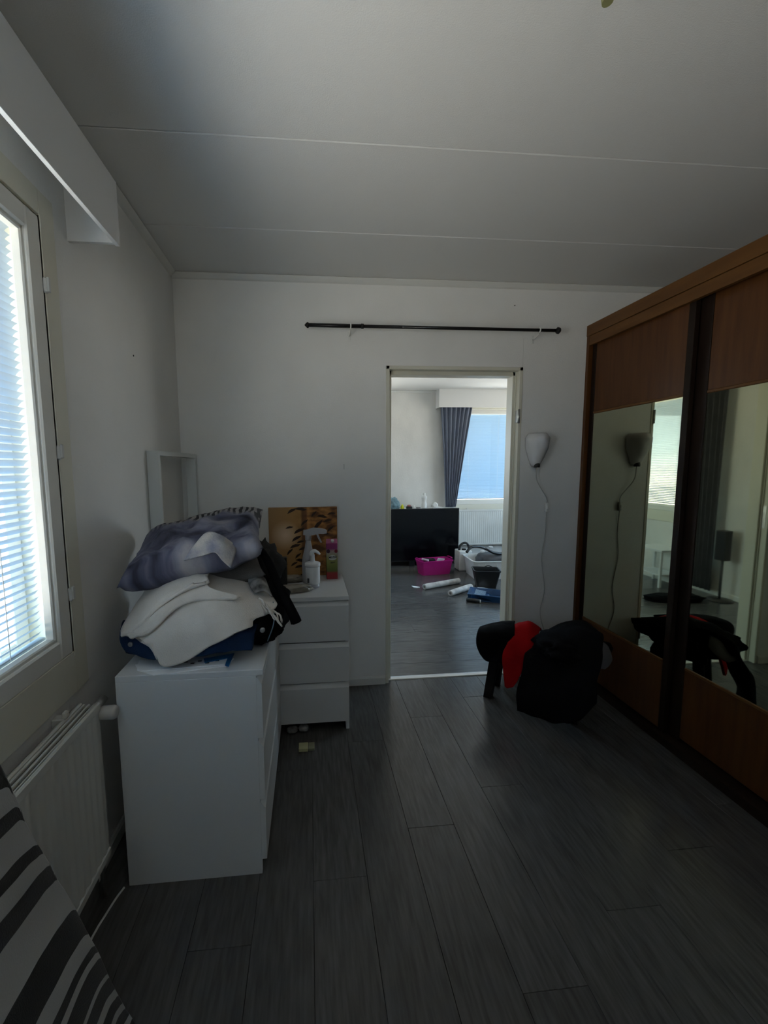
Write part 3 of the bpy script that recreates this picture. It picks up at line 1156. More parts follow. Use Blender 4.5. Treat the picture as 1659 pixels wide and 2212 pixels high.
# cream blanket
t = thing('cream_blanket', (-0.42, 1.55, dz + 0.02), 'cream wool blanket with fringes heaped over the black bag', 'blanket')
c2 = [[on_y(px, py, y) for px, py, y in r] for r in (
    ((300, 1330, 1.80), (345, 1285, 1.86), (420, 1255, 1.88), (490, 1262, 1.88), (540, 1285, 1.84), (590, 1310, 1.78)),
    ((294, 1310, 1.68), (345, 1246, 1.72), (420, 1217, 1.74), (482, 1226, 1.74), (534, 1258, 1.70), (590, 1296, 1.64)),
    ((280, 1335, 1.58), (332, 1282, 1.60), (410, 1252, 1.60), (480, 1258, 1.60), (540, 1286, 1.58), (598, 1312, 1.56)),
    ((264, 1370, 1.50), (318, 1340, 1.50), (398, 1300, 1.50), (470, 1292, 1.51), (536, 1312, 1.51), (580, 1328, 1.52)),
    ((290, 1380, 1.445), (345, 1376, 1.43), (400, 1352, 1.43), (462, 1338, 1.44), (524, 1338, 1.46), (548, 1342, 1.48)),
    ((330, 1392, 1.415), (346, 1440, 1.395), (392, 1434, 1.395), (455, 1400, 1.405), (520, 1364, 1.43), (544, 1356, 1.46)))]
sheet('main_layer', cream_c, t, surface(c2, 70, 90, 0.0075, 9, 1.0, dz + 0.016), 0.010)
# the folded-over upper layers with their hems
for k, (lift, pts) in enumerate((
        (0.016, (((296, 1308, 1.660), (345, 1243, 1.700), (410, 1215, 1.720), (455, 1228, 1.700)),
                 ((279, 1336, 1.560), (330, 1283, 1.580), (395, 1252, 1.580), (448, 1246, 1.575)),
                 ((264, 1366, 1.480), (308, 1338, 1.485), (366, 1282, 1.520), (452, 1258, 1.535)),
                 ((262, 1374, 1.470), (300, 1362, 1.468), (342, 1312, 1.490), (420, 1262, 1.520)))),
        (0.009, (((300, 1352, 1.470), (340, 1312, 1.495), (400, 1272, 1.525), (450, 1262, 1.535)),
                 ((290, 1366, 1.455), (336, 1330, 1.472), (404, 1284, 1.505), (458, 1270, 1.520)),
                 ((284, 1380, 1.445), (330, 1352, 1.452), (398, 1296, 1.492), (520, 1290, 1.515)),
                 ((276, 1372, 1.450), (322, 1366, 1.445), (380, 1312, 1.478), (440, 1290, 1.505)))))):
    rows = surface([[on_y(p[0], p[1], p[2] - (0.026 if k == 0 else 0.014)) for p in r] for r in pts], 26, 40, 0.0035, 11, 5.0 + k)
    sheet('folded_layer', cream_c, t, rows, 0.012)
    hem = [r for r in rows[-1]]
    g = G()
    g.tube(hem, 0.0065, 8)
    part(g, 'hem', cream_c, t)
for k in range(14):
    px, py = 560 + (k % 7) * 5.5, 1292 + (k % 7) * 5 + (k // 7) * 8
    a = on_y(px, py, 1.530 - 0.002 * k)
    b = a + Vector((0.020 + 0.012 * random.random(), -0.010, -0.030 - 0.02 * random.random()))
    m_ = (a + b) / 2 + Vector((0.008 * random.uniform(-1, 1), -0.006, 0.010))
    g = G()
    g.tube(spline([a, m_, b], 8), [0.0032] * 6 + [0.0045, 0.0025], 6)
    part(g, 'fringe_tassel', cream_c, t)

# taupe cushion between
g = cushion((-0.430, 1.80, 1.035), (0.45, 0.40, 0.13), (0.05, -0.04, 0.15), 0.012, 4.0)
tag(g.done('throw_cushion', taupe_c, None, base=(-0.43, 1.8, 0.98)), 'plain taupe cushion squeezed beneath the photo-print cushion', 'cushion')

# photo-print cushion on top
pm = bpy.data.materials.new('storm_print')
pm.use_nodes = True
N, L = pm.node_tree.nodes, pm.node_tree.links
b = N['Principled BSDF']
b.inputs['Roughness'].default_value = 0.85
tc = N.new('ShaderNodeTexCoord')
uvs = N.new('ShaderNodeSeparateXYZ')
L.new(tc.outputs['UV'], uvs.inputs[0])
nz = N.new('ShaderNodeTexNoise')
nz.inputs['Scale'].default_value = 3.4
nz.inputs['Detail'].default_value = 9
nz.inputs['Distortion'].default_value = 0.8
L.new(tc.outputs['UV'], nz.inputs['Vector'])
rp = N.new('ShaderNodeValToRGB')
for p, c in ((0.34, (0.012, 0.013, 0.030)), (0.44, (0.07, 0.075, 0.12)), (0.56, (0.17, 0.17, 0.22)), (0.70, (0.30, 0.29, 0.31))):
    e_ = rp.color_ramp.elements.new(p)
    e_.color = (*c, 1)
rp.color_ramp.elements.remove(rp.color_ramp.elements[0])
rp.color_ramp.elements.remove(rp.color_ramp.elements[-1])
L.new(nz.outputs[0], rp.inputs[0])
wv = N.new('ShaderNodeTexWave')
wv.bands_direction = 'X'
wv.inputs['Scale'].default_value = 7.0
wv.inputs['Distortion'].default_value = 3.0
wv.inputs['Detail'].default_value = 1.0
L.new(tc.outputs['UV'], wv.inputs['Vector'])
rp2 = N.new('ShaderNodeValToRGB')
rp2.color_ramp.elements[0].color = (0.02, 0.02, 0.025, 1)
rp2.color_ramp.elements[0].position = 0.42
rp2.color_ramp.elements[1].color = (0.26, 0.25, 0.25, 1)
rp2.color_ramp.elements[1].position = 0.55
L.new(wv.outputs[0], rp2.inputs[0])
msk = N.new('ShaderNodeValToRGB')
msk.color_ramp.elements[0].position = 0.62
msk.color_ramp.elements[1].position = 0.70
L.new(uvs.outputs['Y'], msk.inputs[0])
mx = N.new('ShaderNodeMix')
mx.data_type = 'RGBA'
L.new(msk.outputs[0], mx.inputs['Factor'])
L.new(rp.outputs[0], mx.inputs['A'])
L.new(rp2.outputs[0], mx.inputs['B'])
L.new(mx.outputs['Result'], b.inputs['Base Color'])
MATS['storm_print'] = pm
t = thing('print_cushion', (-0.455, 1.74, 1.08), 'grey-blue patterned cushion lying on top of the heap', 'cushion')
g = cushion((-0.452, 1.735, 1.150), (0.53, 0.46, 0.185), (0.22, -0.24, 0.05), 0.020, 11.0, puff=0.34)
part(g, 'cover', pm, t)
c3 = [[on_y(px, py, y) for px, py, y in r] for r in (
    ((398, 1212, 1.515), (424, 1176, 1.525), (448, 1152, 1.545), (480, 1160, 1.535), (512, 1180, 1.545)),
    ((404, 1210, 1.495), (432, 1190, 1.500), (456, 1170, 1.510), (484, 1178, 1.505), (508, 1200, 1.520)),
    ((410, 1208, 1.490), (440, 1200, 1.490), (464, 1196, 1.490), (480, 1212, 1.490), (498, 1228, 1.500)))]
sheet('lining_flap', mat('flap_cloth', (0.50, 0.47, 0.43), 0.9, color2=(0.20, 0.21, 0.27), vscale=16, bump=0.2, bscale=150), t, surface(c3, 20, 30, 0.004, 16, 3.0), 0.006)

# dark clothes behind
p = on_y(565, 1208, 1.92)
g = lump(p + Vector((-0.02, 0, -0.05)), (0.115, 0.12, 0.13), 0.25, 2.2, 6.0, dz + 0.05, 4, 0.9, wrinkle=0.08)
tag(g.done('charcoal_garment', char_c, None, base=(p.x, p.y, dz + 0.05)), 'crumpled charcoal garment behind the cushions', 'garment')
c4 = [[on_y(px, py, y) for px, py, y in r] for r in (
    ((535, 1248, 1.66), (556, 1240, 1.67), (572, 1250, 1.66)), ((540, 1268, 1.60), (562, 1258, 1.605), (582, 1275, 1.60)), ((550, 1282, 1.565), (570, 1276, 1.57), (588, 1290, 1.565)))]
sheet('scarf', mat('scarf_cloth', (0.33, 0.32, 0.30), 0.9, color2=(0.05, 0.05, 0.05), vscale=26), None, surface(c4, 16, 16, 0.003, 14, 2.0), 0.006, base=(on_y(560, 1265, 1.6)))
o = C.objects['scarf']
tag(o, 'pale grey scarf with dark flecks beside the black handle', 'scarf')

# ================================================================== ON THE BACK DRESSER
# canvas print
t = thing('canvas_print', (-0.04, 2.60, dz), 'orange canvas print of sunlit reeds leaning on the wall', 'picture')
cx0, cx1, cz1 = -0.258, 0.172, 1.212
cm = bpy.data.materials.new('autumn_print')
cm.use_nodes = True
N, L = cm.node_tree.nodes, cm.node_tree.links
b = N['Principled BSDF']
b.inputs['Roughness'].default_value = 0.7
tc = N.new('ShaderNodeTexCoord')
sx = N.new('ShaderNodeSeparateXYZ')
L.new(tc.outputs['Generated'], sx.inputs[0])
nz = N.new('ShaderNodeTexNoise')
nz.inputs['Scale'].default_value = 5
nz.inputs['Detail'].default_value = 6
mpn = N.new('ShaderNodeMapping')
mpn.inputs['Scale'].default_value = (1.0, 1.0, 2.2)
L.new(tc.outputs['Generated'], mpn.inputs[0])
L.new(mpn.outputs[0], nz.inputs['Vector'])
rpx = N.new('ShaderNodeValToRGB')           # plain sky left, busy reeds right
rpx.color_ramp.elements[0].color = (0.36, 0.21, 0.09, 1)
rpx.color_ramp.elements[1].color = (0.46, 0.20, 0.05, 1)
e_ = rpx.color_ramp.elements.new(0.46)
e_.color = (0.46, 0.24, 0.07, 1)
e_ = rpx.color_ramp.elements.new(0.49)
e_.color = (0.17, 0.07, 0.02, 1)
e_ = rpx.color_ramp.elements.new(0.545)
e_.color = (0.19, 0.075, 0.02, 1)
e_ = rpx.color_ramp.elements.new(0.57)
e_.color = (0.52, 0.23, 0.055, 1)
L.new(sx.outputs['X'], rpx.inputs[0])
rpn = N.new('ShaderNodeValToRGB')
rpn.color_ramp.elements[0].position = 0.40
rpn.color_ramp.elements[0].color = (0.25, 0.2, 0.18, 1)
rpn.color_ramp.elements[1].position = 0.58
rpn.color_ramp.elements[1].color = (1, 1, 1, 1)
L.new(nz.outputs[0], rpn.inputs[0])
mul = N.new('ShaderNodeMix')
mul.data_type = 'RGBA'
mul.blend_type = 'MULTIPLY'
fr = N.new('ShaderNodeMapRange')
fr.inputs[1].default_value = 0.35
fr.inputs[2].default_value = 0.65
L.new(sx.outputs['X'], fr.inputs[0])
L.new(fr.outputs[0], mul.inputs['Factor'])
L.new(rpx.outputs[0], mul.inputs['A'])
L.new(rpn.outputs[0], mul.inputs['B'])
vd = N.new('ShaderNodeVectorMath')          # printed pale sun disc
vd.operation = 'DISTANCE'
cmbp = N.new('ShaderNodeCombineXYZ')
L.new(sx.outputs['X'], cmbp.inputs[0])
L.new(sx.outputs['Z'], cmbp.inputs[1])
L.new(cmbp.outputs[0], vd.inputs[0])
vd.inputs[1].default_value = (0.24, 0.60, 0)
rps = N.new('ShaderNodeValToRGB')
rps.color_ramp.elements[0].color = (0.42, 0.38, 0.34, 1)
rps.color_ramp.elements[0].position = 0.02
rps.color_ramp.elements[1].color = (0, 0, 0, 1)
rps.color_ramp.elements[1].position = 0.22
L.new(vd.outputs['Value'], rps.inputs[0])
addn = N.new('ShaderNodeMix')
addn.data_type = 'RGBA'
addn.blend_type = 'ADD'
addn.inputs['Factor'].default_value = 0.8
L.new(mul.outputs['Result'], addn.inputs['A'])
L.new(rps.outputs[0], addn.inputs['B'])
L.new(addn.outputs['Result'], b.inputs['Base Color'])
MATS['autumn_print'] = cm
g = G()
g.box((cx0, 2.606, dz), (cx1, 2.626, cz1), bev=0.002)
part(g, 'canvas', cm, t)
g = G()
random.seed(12)
leaf_m = mat('print_leaf', (0.035, 0.014, 0.005), 0.7, var=0.3)
spots = [(0.34, 0.95), (0.47, 0.97), (0.30, 0.71), (0.52, 0.78), (0.44, 0.66), (0.40, 0.55), (0.46, 0.50), (0.30, 0.36), (0.42, 0.30), (0.36, 0.18), (0.44, 0.14), (0.47, 0.22), (0.66, 0.90), (0.78, 0.86), (0.72, 0.74), (0.86, 0.80), (0.92, 0.90), (0.62, 0.62), (0.80, 0.62), (0.90, 0.68), (0.50, 0.40), (0.38, 0.44)]
for fx, fz in spots:
    ax, az = cx0 + fx * (cx1 - cx0), dz + fz * (cz1 - dz)
    ln, an = random.uniform(0.052, 0.090), random.uniform(-0.3, 0.9)
    pts = [(-1, -0.1), (-0.5, 0.26), (0.1, 0.34), (0.7, 0.14), (1, 0.05), (0.5, -0.16), (-0.3, -0.16)]
    g.prism([Vector((ax + ln * 0.5 * (x * math.cos(an) - y * math.sin(an)), 2.6056, az + ln * 0.5 * (x * math.sin(an) + y * math.cos(an)))) for x, y in pts], (0, 0.0008, 0))
tag(part(g, 'leaf_motif', leaf_m, t), kind='stuff')

# soap pump bottle
bx, by = 0.011, 2.345
t = thing('soap_dispenser', (bx, by, dz), 'white pump soap dispenser bottle with a bent nozzle', 'bottle')
soap_w = mat('soap_white', (0.70, 0.72, 0.73), 0.4, var=0.03)
g = G()
g.lathe([(0.036, 0.022), (0.040, 0.024), (0.041, 0.03), (0.041, 0.128), (0.039, 0.132)], (bx, by, dz), 28)
part(g, 'body', soap_w, t)
g = G()
g.lathe([(0.034, 0.0), (0.038, 0.003), (0.038, 0.0225)], (bx, by, dz), 28)
part(g, 'clear_base', mat('soap_clear', (0.42, 0.44, 0.50), 0.25, var=0.05), t)
g = G()
g.lathe([(0.0435, 0.124), (0.0445, 0.130), (0.0445, 0.142), (0.040, 0.146), (0.016, 0.150), (0.0125, 0.156), (0.012, 0.188), (0.013, 0.190)], (bx, by, dz), 28)
part(g, 'lid', soap_w, t)
g = G()
g.tube(spline([(bx - 0.004, by, dz + 0.186), (bx - 0.002, by, dz + 0.205), (bx + 0.012, by - 0.001, dz + 0.212), (bx + 0.030, by - 0.004, dz + 0.204), (bx + 0.043, by - 0.006, dz + 0.192)], 16),
       [0.013, 0.0135, 0.0135, 0.0135, 0.013, 0.0125, 0.012, 0.0115, 0.011, 0.010, 0.009, 0.0085, 0.008, 0.007, 0.006, 0.005], 12)
part(g, 'pump_nozzle', soap_w, t)
g = G()
g.box((bx - 0.031, by - 0.0405, dz + 0.036), (bx - 0.021, by - 0.030, dz + 0.062))
part(g, 'printed_label', mat('label_dark', (0.06, 0.07, 0.08), 0.6, var=0.4, vscale=300), t)

# spray bottle
sx_, sy_ = -0.012, 2.465
t = thing('spray_bottle', (sx_, sy_, dz), 'pale translucent trigger spray bottle behind the soap dispenser', 'bottle')
spray_m = mat('spray_plastic', (0.36, 0.355, 0.37), 0.4, var=0.05)
g = G()
g.lathe([(0.038, 0), (0.040, 0.006), (0.040, 0.12), (0.034, 0.16), (0.022, 0.21), (0.016, 0.245), (0.014, 0.262)], (sx_, sy_, dz), 24)
part(g, 'body', spray_m, t)
g = G()
g.lathe([(0.018, 0.255), (0.019, 0.28), (0.016, 0.285)], (sx_, sy_, dz), 20)
part(g, 'collar', spray_m, t)
g = G()
zt = dz + 0.285
prof = [(-0.030, 0.004), (-0.028, 0.030), (-0.004, 0.034), (0.030, 0.044), (0.070, 0.040), (0.100, 0.034), (0.112, 0.026), (0.110, 0.010), (0.090, 0.006), (0.060, 0.008), (0.024, 0.0), (-0.015, 0.0)]
g.prism([Vector((sx_ + u, sy_ - 0.012, zt + v)) for u, v in prof], (0, 0.024, 0))
part(g, 'spray_head', spray_m, t)
g = G()
prof = [(0.048, 0.006), (0.060, 0.006), (0.070, -0.020), (0.082, -0.045), (0.074, -0.048), (0.058, -0.020)]
g.prism([Vector((sx_ + u, sy_ - 0.006, zt + v)) for u, v in prof], (0, 0.012, 0))
part(g, 'trigger', spray_m, t)

# juice carton
kx, ky, kh = 0.131, 2.535, 0.225
t = thing('juice_carton', (kx, ky, dz), 'small magenta and green drink carton with a red base', 'carton')
jm = bpy.data.materials.new('carton_print')
jm.use_nodes = True
N, L = jm.node_tree.nodes, jm.node_tree.links
b = N['Principled BSDF']
b.inputs['Roughness'].default_value = 0.45
tc = N.new('ShaderNodeTexCoord')
sx = N.new('ShaderNodeSeparateXYZ')
L.new(tc.outputs['Object'], sx.inputs[0])
nz = N.new('ShaderNodeTexNoise')
nz.inputs['Scale'].default_value = 40
ma = N.new('ShaderNodeMath')
ma.operation = 'MULTIPLY_ADD'
ma.inputs[1].default_value = 0.03
L.new(nz.outputs[0], ma.inputs[0])
L.new(sx.outputs['Z'], ma.inputs[2])
mr = N.new('ShaderNodeMapRange')
mr.inputs[1].default_value = 0.0
mr.inputs[2].default_value = 0.25
L.new(ma.outputs[0], mr.inputs[0])
rp = N.new('ShaderNodeValToRGB')
rp.color_ramp.elements[0].position = 0
rp.color_ramp.elements[0].color = (0.28, 0.008, 0.012, 1)
rp.color_ramp.elements[1].position = 1
rp.color_ramp.elements[1].color = (0.32, 0.03, 0.16, 1)
for p_, c_ in ((0.22, (0.28, 0.008, 0.012)), (0.27, (0.08, 0.11, 0.012)), (0.42, (0.17, 0.19, 0.03)), (0.60, (0.26, 0.25, 0.07)), (0.70, (0.33, 0.30, 0.22)), (0.78, (0.35, 0.22, 0.22)), (0.82, (0.24, 0.02, 0.14))):
    e_ = rp.color_ramp.elements.new(p_)
    e_.color = (*c_, 1)
L.new(mr.outputs[0], rp.inputs[0])
L.new(rp.outputs[0], b.inputs['Base Color'])
MATS['carton_print'] = jm
g = G()
hw_ = 0.034
g.box((kx - hw_, ky - hw_, dz), (kx + hw_, ky + hw_, dz + kh), bev=0.002)
part(g, 'carton_body', jm, t)
g = G()
g.prism([Vector((kx - hw_, ky - hw_, dz + kh)), Vector((kx + hw_, ky - hw_, dz + kh)), Vector((kx + hw_, ky - 0.004, dz + kh + 0.022)), Vector((kx - hw_, ky - 0.004, dz + kh + 0.022))], (0, 0.012, 0.0))
part(g, 'gable_top', mat('carton_pink', (0.45, 0.12, 0.25), 0.45, var=0.1), t)
g = G()
g.lathe([(0.010, -0.006), (0.010, 0.010), (0.008, 0.012)], (kx + 0.004, ky - 0.022, dz + kh + 0.010), 16, Euler((math.radians(35), 0, 0)).to_matrix())
part(g, 'cap', trim_m, t)
yf = ky - hw_
for k, (fx, fz, r_, c_) in enumerate(((-0.022, 0.176, 0.011, (0.03, 0.002, 0.02)), (0.025, 0.176, 0.010, (0.20, 0.004, 0.02)))):
    g = G()
    g.lathe([(r_, 0), (r_ * 0.98, 0.0006)], (kx + fx, yf, dz + fz), 20, Euler((math.radians(90), 0, 0)).to_matrix(), squash=(1, 1.15))
    part(g, 'printed_fruit', mat('fruit_print_%d' % k, c_, 0.5, var=0.2), t)
g = G()
g.lathe([(0.026, 0), (0.0255, 0.0008)], (kx + 0.003, yf, dz + 0.136), 28, Euler((math.radians(90), 0, math.radians(0))).to_matrix(), squash=(1, 0.62))
part(g, 'logo_oval', mat('logo_white', (0.55, 0.55, 0.52), 0.5, var=0.03), t)


def text_part(txt, size, loc, rot, m, parent, nm, shear=0.0, ext=0.0004, bold=0.0):
    cu = bpy.data.curves.new(nm, 'FONT')
    cu.body = txt
    cu.size = size
    cu.align_x = 'CENTER'
    cu.align_y = 'CENTER'
    cu.extrude = ext
    cu.offset = bold
    cu.shear = shear
    ob = bpy.data.objects.new(nm, cu)
    C.objects.link(ob)
    dg = bpy.context.evaluated_depsgraph_get()
    dg.update()
    me = bpy.data.meshes.new_from_object(ob.evaluated_get(dg))
    bpy.data.objects.remove(ob)
    me.transform(Euler(rot).to_matrix().to_4x4())
    base = BASES[parent.name]
    me.transform(Matrix.Translation(Vector(loc) - base))
    me.materials.clear()
    me.materials.append(m)
    o = bpy.data.objects.new(nm, me)
    o.parent = parent
    C.objects.link(o)
    return o


text_part('MUSSI', 0.019, (kx + 0.003, yf - 0.0010, dz + 0.138), (math.radians(90), math.radians(-4), 0), black_m, t, 'logo_lettering', 0.2, bold=0.0006)
text_part('MEHU', 0.010, (kx + 0.004, yf - 0.0004, dz + 0.105), (math.radians(90), math.radians(-8), 0), mat('text_olive', (0.02, 0.02, 0.006), 0.6, var=0.1), t, 'small_lettering', 0.2, bold=0.0004)

# black box and wrapped packets
g = G()
a = on_y(572, 1242, 2.44)
g.box((-0.275, 2.40, dz), (-0.140, 2.44, dz + 0.165), bev=0.004)
tag(g.done('small_case', black_m, None, base=(-0.21, 2.42, dz)), 'small upright black case in front of the canvas', 'case')
pack_m = mat('packet_film', (0.34, 0.32, 0.28), 0.35, color2=(0.20, 0.18, 0.14), vscale=20, bump=0.3, bscale=40)
for (px, py, rz, ln, lab) in ((628, 1254, 0.12, 0.105, 'crumpled beige film packet leaning towards the black case'), (640, 1275, 0.20, 0.105, 'longer beige film packet lying beside the soap dispenser')):
    p = on_z(px, py, dz + 0.01)
    g = lump((p.x - 0.02, p.y - 0.0, dz + 0.018), (ln, 0.036, 0.022), 0.22, 2.4, px * 0.1, dz + 0.001, 4, 0.75, Matrix.Rotation(rz, 3, 'Z'), wrinkle=0.06)
    tag(g.done('wrapped_packet', pack_m, None, base=(p.x - 0.02, p.y, dz)), lab, 'packet', 'packets on the back dresser')
p = on_z(655, 1242, dz)
g = G()
g.prism([Vector((p.x - 0.03, p.y - 0.02, dz)), Vector((p.x + 0.05, p.y - 0.03, dz)), Vector((p.x + 0.06, p.y + 0.03, dz))], (0, 0, 0.012))
tag(g.done('card_wallet', black_m, None, base=(p.x, p.y, dz)), 'flat black wedge-shaped wallet between packets and canvas', 'wallet')

# ================================================================== FLOOR ITEMS
p = on_z(662, 1618, 0)
t = thing('cigarette_pack', (p.x, p.y, 0), 'small pale yellow box lying open on the floor by the dressers', 'box')
R = Matrix.Rotation(0.25, 3, 'Z')
ym = mat('box_yellow', (0.55, 0.55, 0.30), 0.6, var=0.1)
g = G()
g.box((p.x - 0.040, p.y - 0.022, 0), (p.x + 0.008, p.y + 0.030, 0.018), bev=0.002)
part(g, 'tray', ym, t)
g = G()
g.box((p.x + 0.010, p.y - 0.018, 0), (p.x + 0.042, p.y + 0.034, 0.014), bev=0.002)
part(g, 'flap', mat('box_flap', (0.30, 0.31, 0.20), 0.6, var=0.15), t)
for k, (px, py, lab) in enumerate(((632, 1582, 'small clouded plastic piece under the dresser edge'), (656, 1578, 'rounded clear plastic piece under the dresser edge'))):
    p = on_z(px, py, 0)
    g = lump((p.x, p.y, 0.016), (0.030, 0.022, 0.018), 0.15, 2, k * 3.0, 0.001, 3, 0.8)
    tag(g.done('plastic_wrapper', mat('wrapper_clear', (0.20, 0.20, 0.20), 0.25, var=0.3, vscale=40), None, base=(p.x, p.y, 0)), lab, 'wrapper')
g = G()
cp = [(-0.668, 1.366, 0.006), (-0.680, 1.33, 0.005), (-0.690, 1.28, 0.005), (-0.697, 1.24, 0.005), (-0.700, 1.19, 0.005), (-0.690, 1.12, 0.005), (-0.68, 1.02, 0.005)]
g.tube(spline(cp, 40), 0.0035, 8)
tag(g.done('power_cord', cord_m, None, base=(-0.69, 1.28, 0)), 'thin white cable on the floor below the radiator', 'cable')
g = G()
g.prism([Vector((-0.745, 1.16, 0.002)), Vector((-0.745, 1.35, 0.002)), Vector((-0.745, 1.35, 0.125)), Vector((-0.745, 1.20, 0.125))], (0.004, 0, 0))
tag(g.done('cardboard_offcut', mat('grey_card', (0.16, 0.15, 0.15), 0.8, color2=(0.08, 0.08, 0.08), vscale=14), None, base=(-0.745, 1.25, 0)), 'mottled grey card propped below the radiator', 'card')

# zebra-striped textile heap at the left
zm = bpy.data.materials.new('zebra_cloth')
zm.use_nodes = True
N, L = zm.node_tree.nodes, zm.node_tree.links
b = N['Principled BSDF']
b.inputs['Roughness'].default_value = 0.95
b.inputs['Sheen Weight'].default_value = 0.2
tc = N.new('ShaderNodeTexCoord')
sx = N.new('ShaderNodeSeparateXYZ')
L.new(tc.outputs['UV'], sx.inputs[0])
nz = N.new('ShaderNodeTexNoise')
nz.inputs['Scale'].default_value = 3.0
L.new(tc.outputs['UV'], nz.inputs['Vector'])
ma = N.new('ShaderNodeMath')
ma.operation = 'MULTIPLY_ADD'
ma.inputs[1].default_value = 0.03
L.new(nz.outputs[0], ma.inputs[0])
L.new(sx.outputs['X'], ma.inputs[2])
sb = N.new('ShaderNodeMath')
sb.operation = 'SUBTRACT'
sb.inputs[1].default_value = 0.015
L.new(ma.outputs[0], sb.inputs[0])
rp = N.new('ShaderNodeValToRGB')
rp.color_ramp.interpolation = 'CONSTANT'
WH, BK = (0.42, 0.42, 0.41, 1), (0.006, 0.006, 0.007, 1)
edges = [1600, 1640, 1690, 1722, 1744, 1792, 1816, 1842, 1876, 1940, 1990, 2020, 2036, 2050, 2084, 2094, 2120, 2138, 2158, 2172, 2196, 2212, 2236, 2252, 2280]
Y0_, Y1_ = 1600.0, 2300.0
rp.color_ramp.elements[0].color = WH
rp.color_ramp.elements[1].position = 1.0
rp.color_ramp.elements[1].color = WH
for k, e_ in enumerate(edges[1:]):
    ee = rp.color_ramp.elements.new((e_ - Y0_) / (Y1_ - Y0_))
    ee.color = BK if k % 2 == 0 else WH
L.new(sb.outputs[0], rp.inputs[0])
L.new(rp.outputs[0], b.inputs['Base Color'])
nb = N.new('ShaderNodeTexNoise')
nb.inputs['Scale'].default_value = 260
bp = N.new('ShaderNodeBump')
bp.inputs['Strength'].default_value = 0.3
bp.inputs['Distance'].default_value = 0.004
L.new(nb.outputs[0], bp.inputs['Height'])
L.new(bp.outputs[0], b.inputs['Normal'])
sil = []
for px, py, x_ in ((-48, 1600, -0.60), (0, 1690, -0.60), (48, 1790, -0.595), (90, 1865, -0.585), (132, 1938, -0.575), (178, 2020, -0.545), (215, 2090, -0.525), (250, 2160, -0.510), (280, 2222, -0.500), (320, 2300, -0.492)):
    p = on_x(px, py, x_)
    if p.z < 0.015:
        p = on_z(px, py, 0.015)
    sil.append(p)
rows_c = []
for i, p in enumerate(sil):
    f = i / (len(sil) - 1)
    r = [Vector((p.x - 0.01, p.y + 0.012, max(0.006, p.z - 0.10))), Vector((p.x + 0.0, p.y + 0.010, max(0.008, p.z - 0.03))), p,
         p + Vector((0.000, -0.05, 0.022 - 0.006 * f)), p + Vector((-0.004, -0.16, 0.035 - 0.03 * f)), p + Vector((0.0, -0.32, 0.03 - 0.04 * f)), p + Vector((0.02, -0.52, 0.0 - 0.05 * f))]
    for v in r:
        v.z = max(v.z, 0.010)
    rows_c.append(r)
rows = surface(rows_c, 90, 44, 0.004, 7, 3.0, 0.008)
o = sheet('zebra_throw', zm, None, rows, 0.014, base=(-0.55, 0.9, 0))
tag(o, 'black and white zebra-striped textile draped beside the radiator', 'throw')

# ================================================================== BENCH WITH CLOTHES BY THE WARDROBE
t = thing('bench', (1.38, 2.20, 0), 'low dark wooden bench buried under clothes by the wardrobe', 'bench')
ang = math.radians(-40)
RB = Matrix.Rotation(ang, 3, 'Z')
bc = Vector((1.435, 2.265, 0))
dark_wood = mat('dark_wood', (0.008, 0.006, 0.005), 0.6, spec=0.2, var=0.3, stretch=(1, 8, 8))


def bpt(u, v, z):
    return bc + RB @ Vector((u, v, 0)) + Vector((0, 0, z))


g = G()
g.prism([bpt(-0.36, -0.105, 0.325), bpt(0.20, -0.105, 0.325), bpt(0.20, 0.105, 0.325), bpt(-0.36, 0.105, 0.325)], (0, 0, 0.045))
part(g, 'seat', dark_wood, t)
for u, v in ((-0.31, -0.060), (-0.31, 0.060), (0.10, -0.060), (0.10, 0.060)):
    g = G()
    du, dv = math.copysign(0.035, u), math.copysign(0.03, v)
    top = [bpt(u + a, v + b_, 0.325) for a, b_ in ((-0.026, -0.026), (0.026, -0.026), (0.026, 0.026), (-0.026, 0.026))]
    bot = [bpt(u + du + a, v + dv + b_, 0.0) for a, b_ in ((-0.024, -0.024), (0.024, -0.024), (0.024, 0.024), (-0.024, 0.024))]
    tv = [g.bm.verts.new(p) for p in top]
    bv = [g.bm.verts.new(p) for p in bot]
    g.bm.faces.new(tv)
    g.bm.faces.new(bv[::-1])
    for i in range(4):
        g.bm.faces.new((tv[i], bv[i], bv[(i + 1) % 4], tv[(i + 1) % 4]))
    part(g, 'leg', dark_wood, t)

# black jacket at the bench end
c5 = [[on_y(px, py, y - 0.03) for px, py, y in r] for r in (
    ((1042, 1356, 2.56), (1064, 1350, 2.58), (1090, 1346, 2.58), (1112, 1346, 2.58)),
    ((1034, 1362, 2.47), (1060, 1354, 2.47), (1086, 1350, 2.46), (1112, 1350, 2.45)),
    ((1030, 1376, 2.42), (1056, 1372, 2.39), (1084, 1370, 2.36), (1110, 1372, 2.35)),
    ((1031, 1396, 2.41), (1056, 1398, 2.37), (1084, 1400, 2.34), (1106, 1402, 2.33)),
    ((1039, 1414, 2.41), (1050, 1426, 2.37), (1072, 1432, 2.34), (1096, 1440, 2.33)))]
sheet('black_jacket', black_c, None, surface(c5, 34, 34, 0.006, 12, 2.0), 0.022, base=(1.12, 2.42, 0.37))
tag(C.objects['black_jacket'], 'black jacket hanging over the bench end near the doorway', 'jacket')
red_c = mat('red_cloth', (0.36, 0.006, 0.008), 0.9, spec=0.1, var=0.2, vscale=8, bump=0.2, bscale=200)
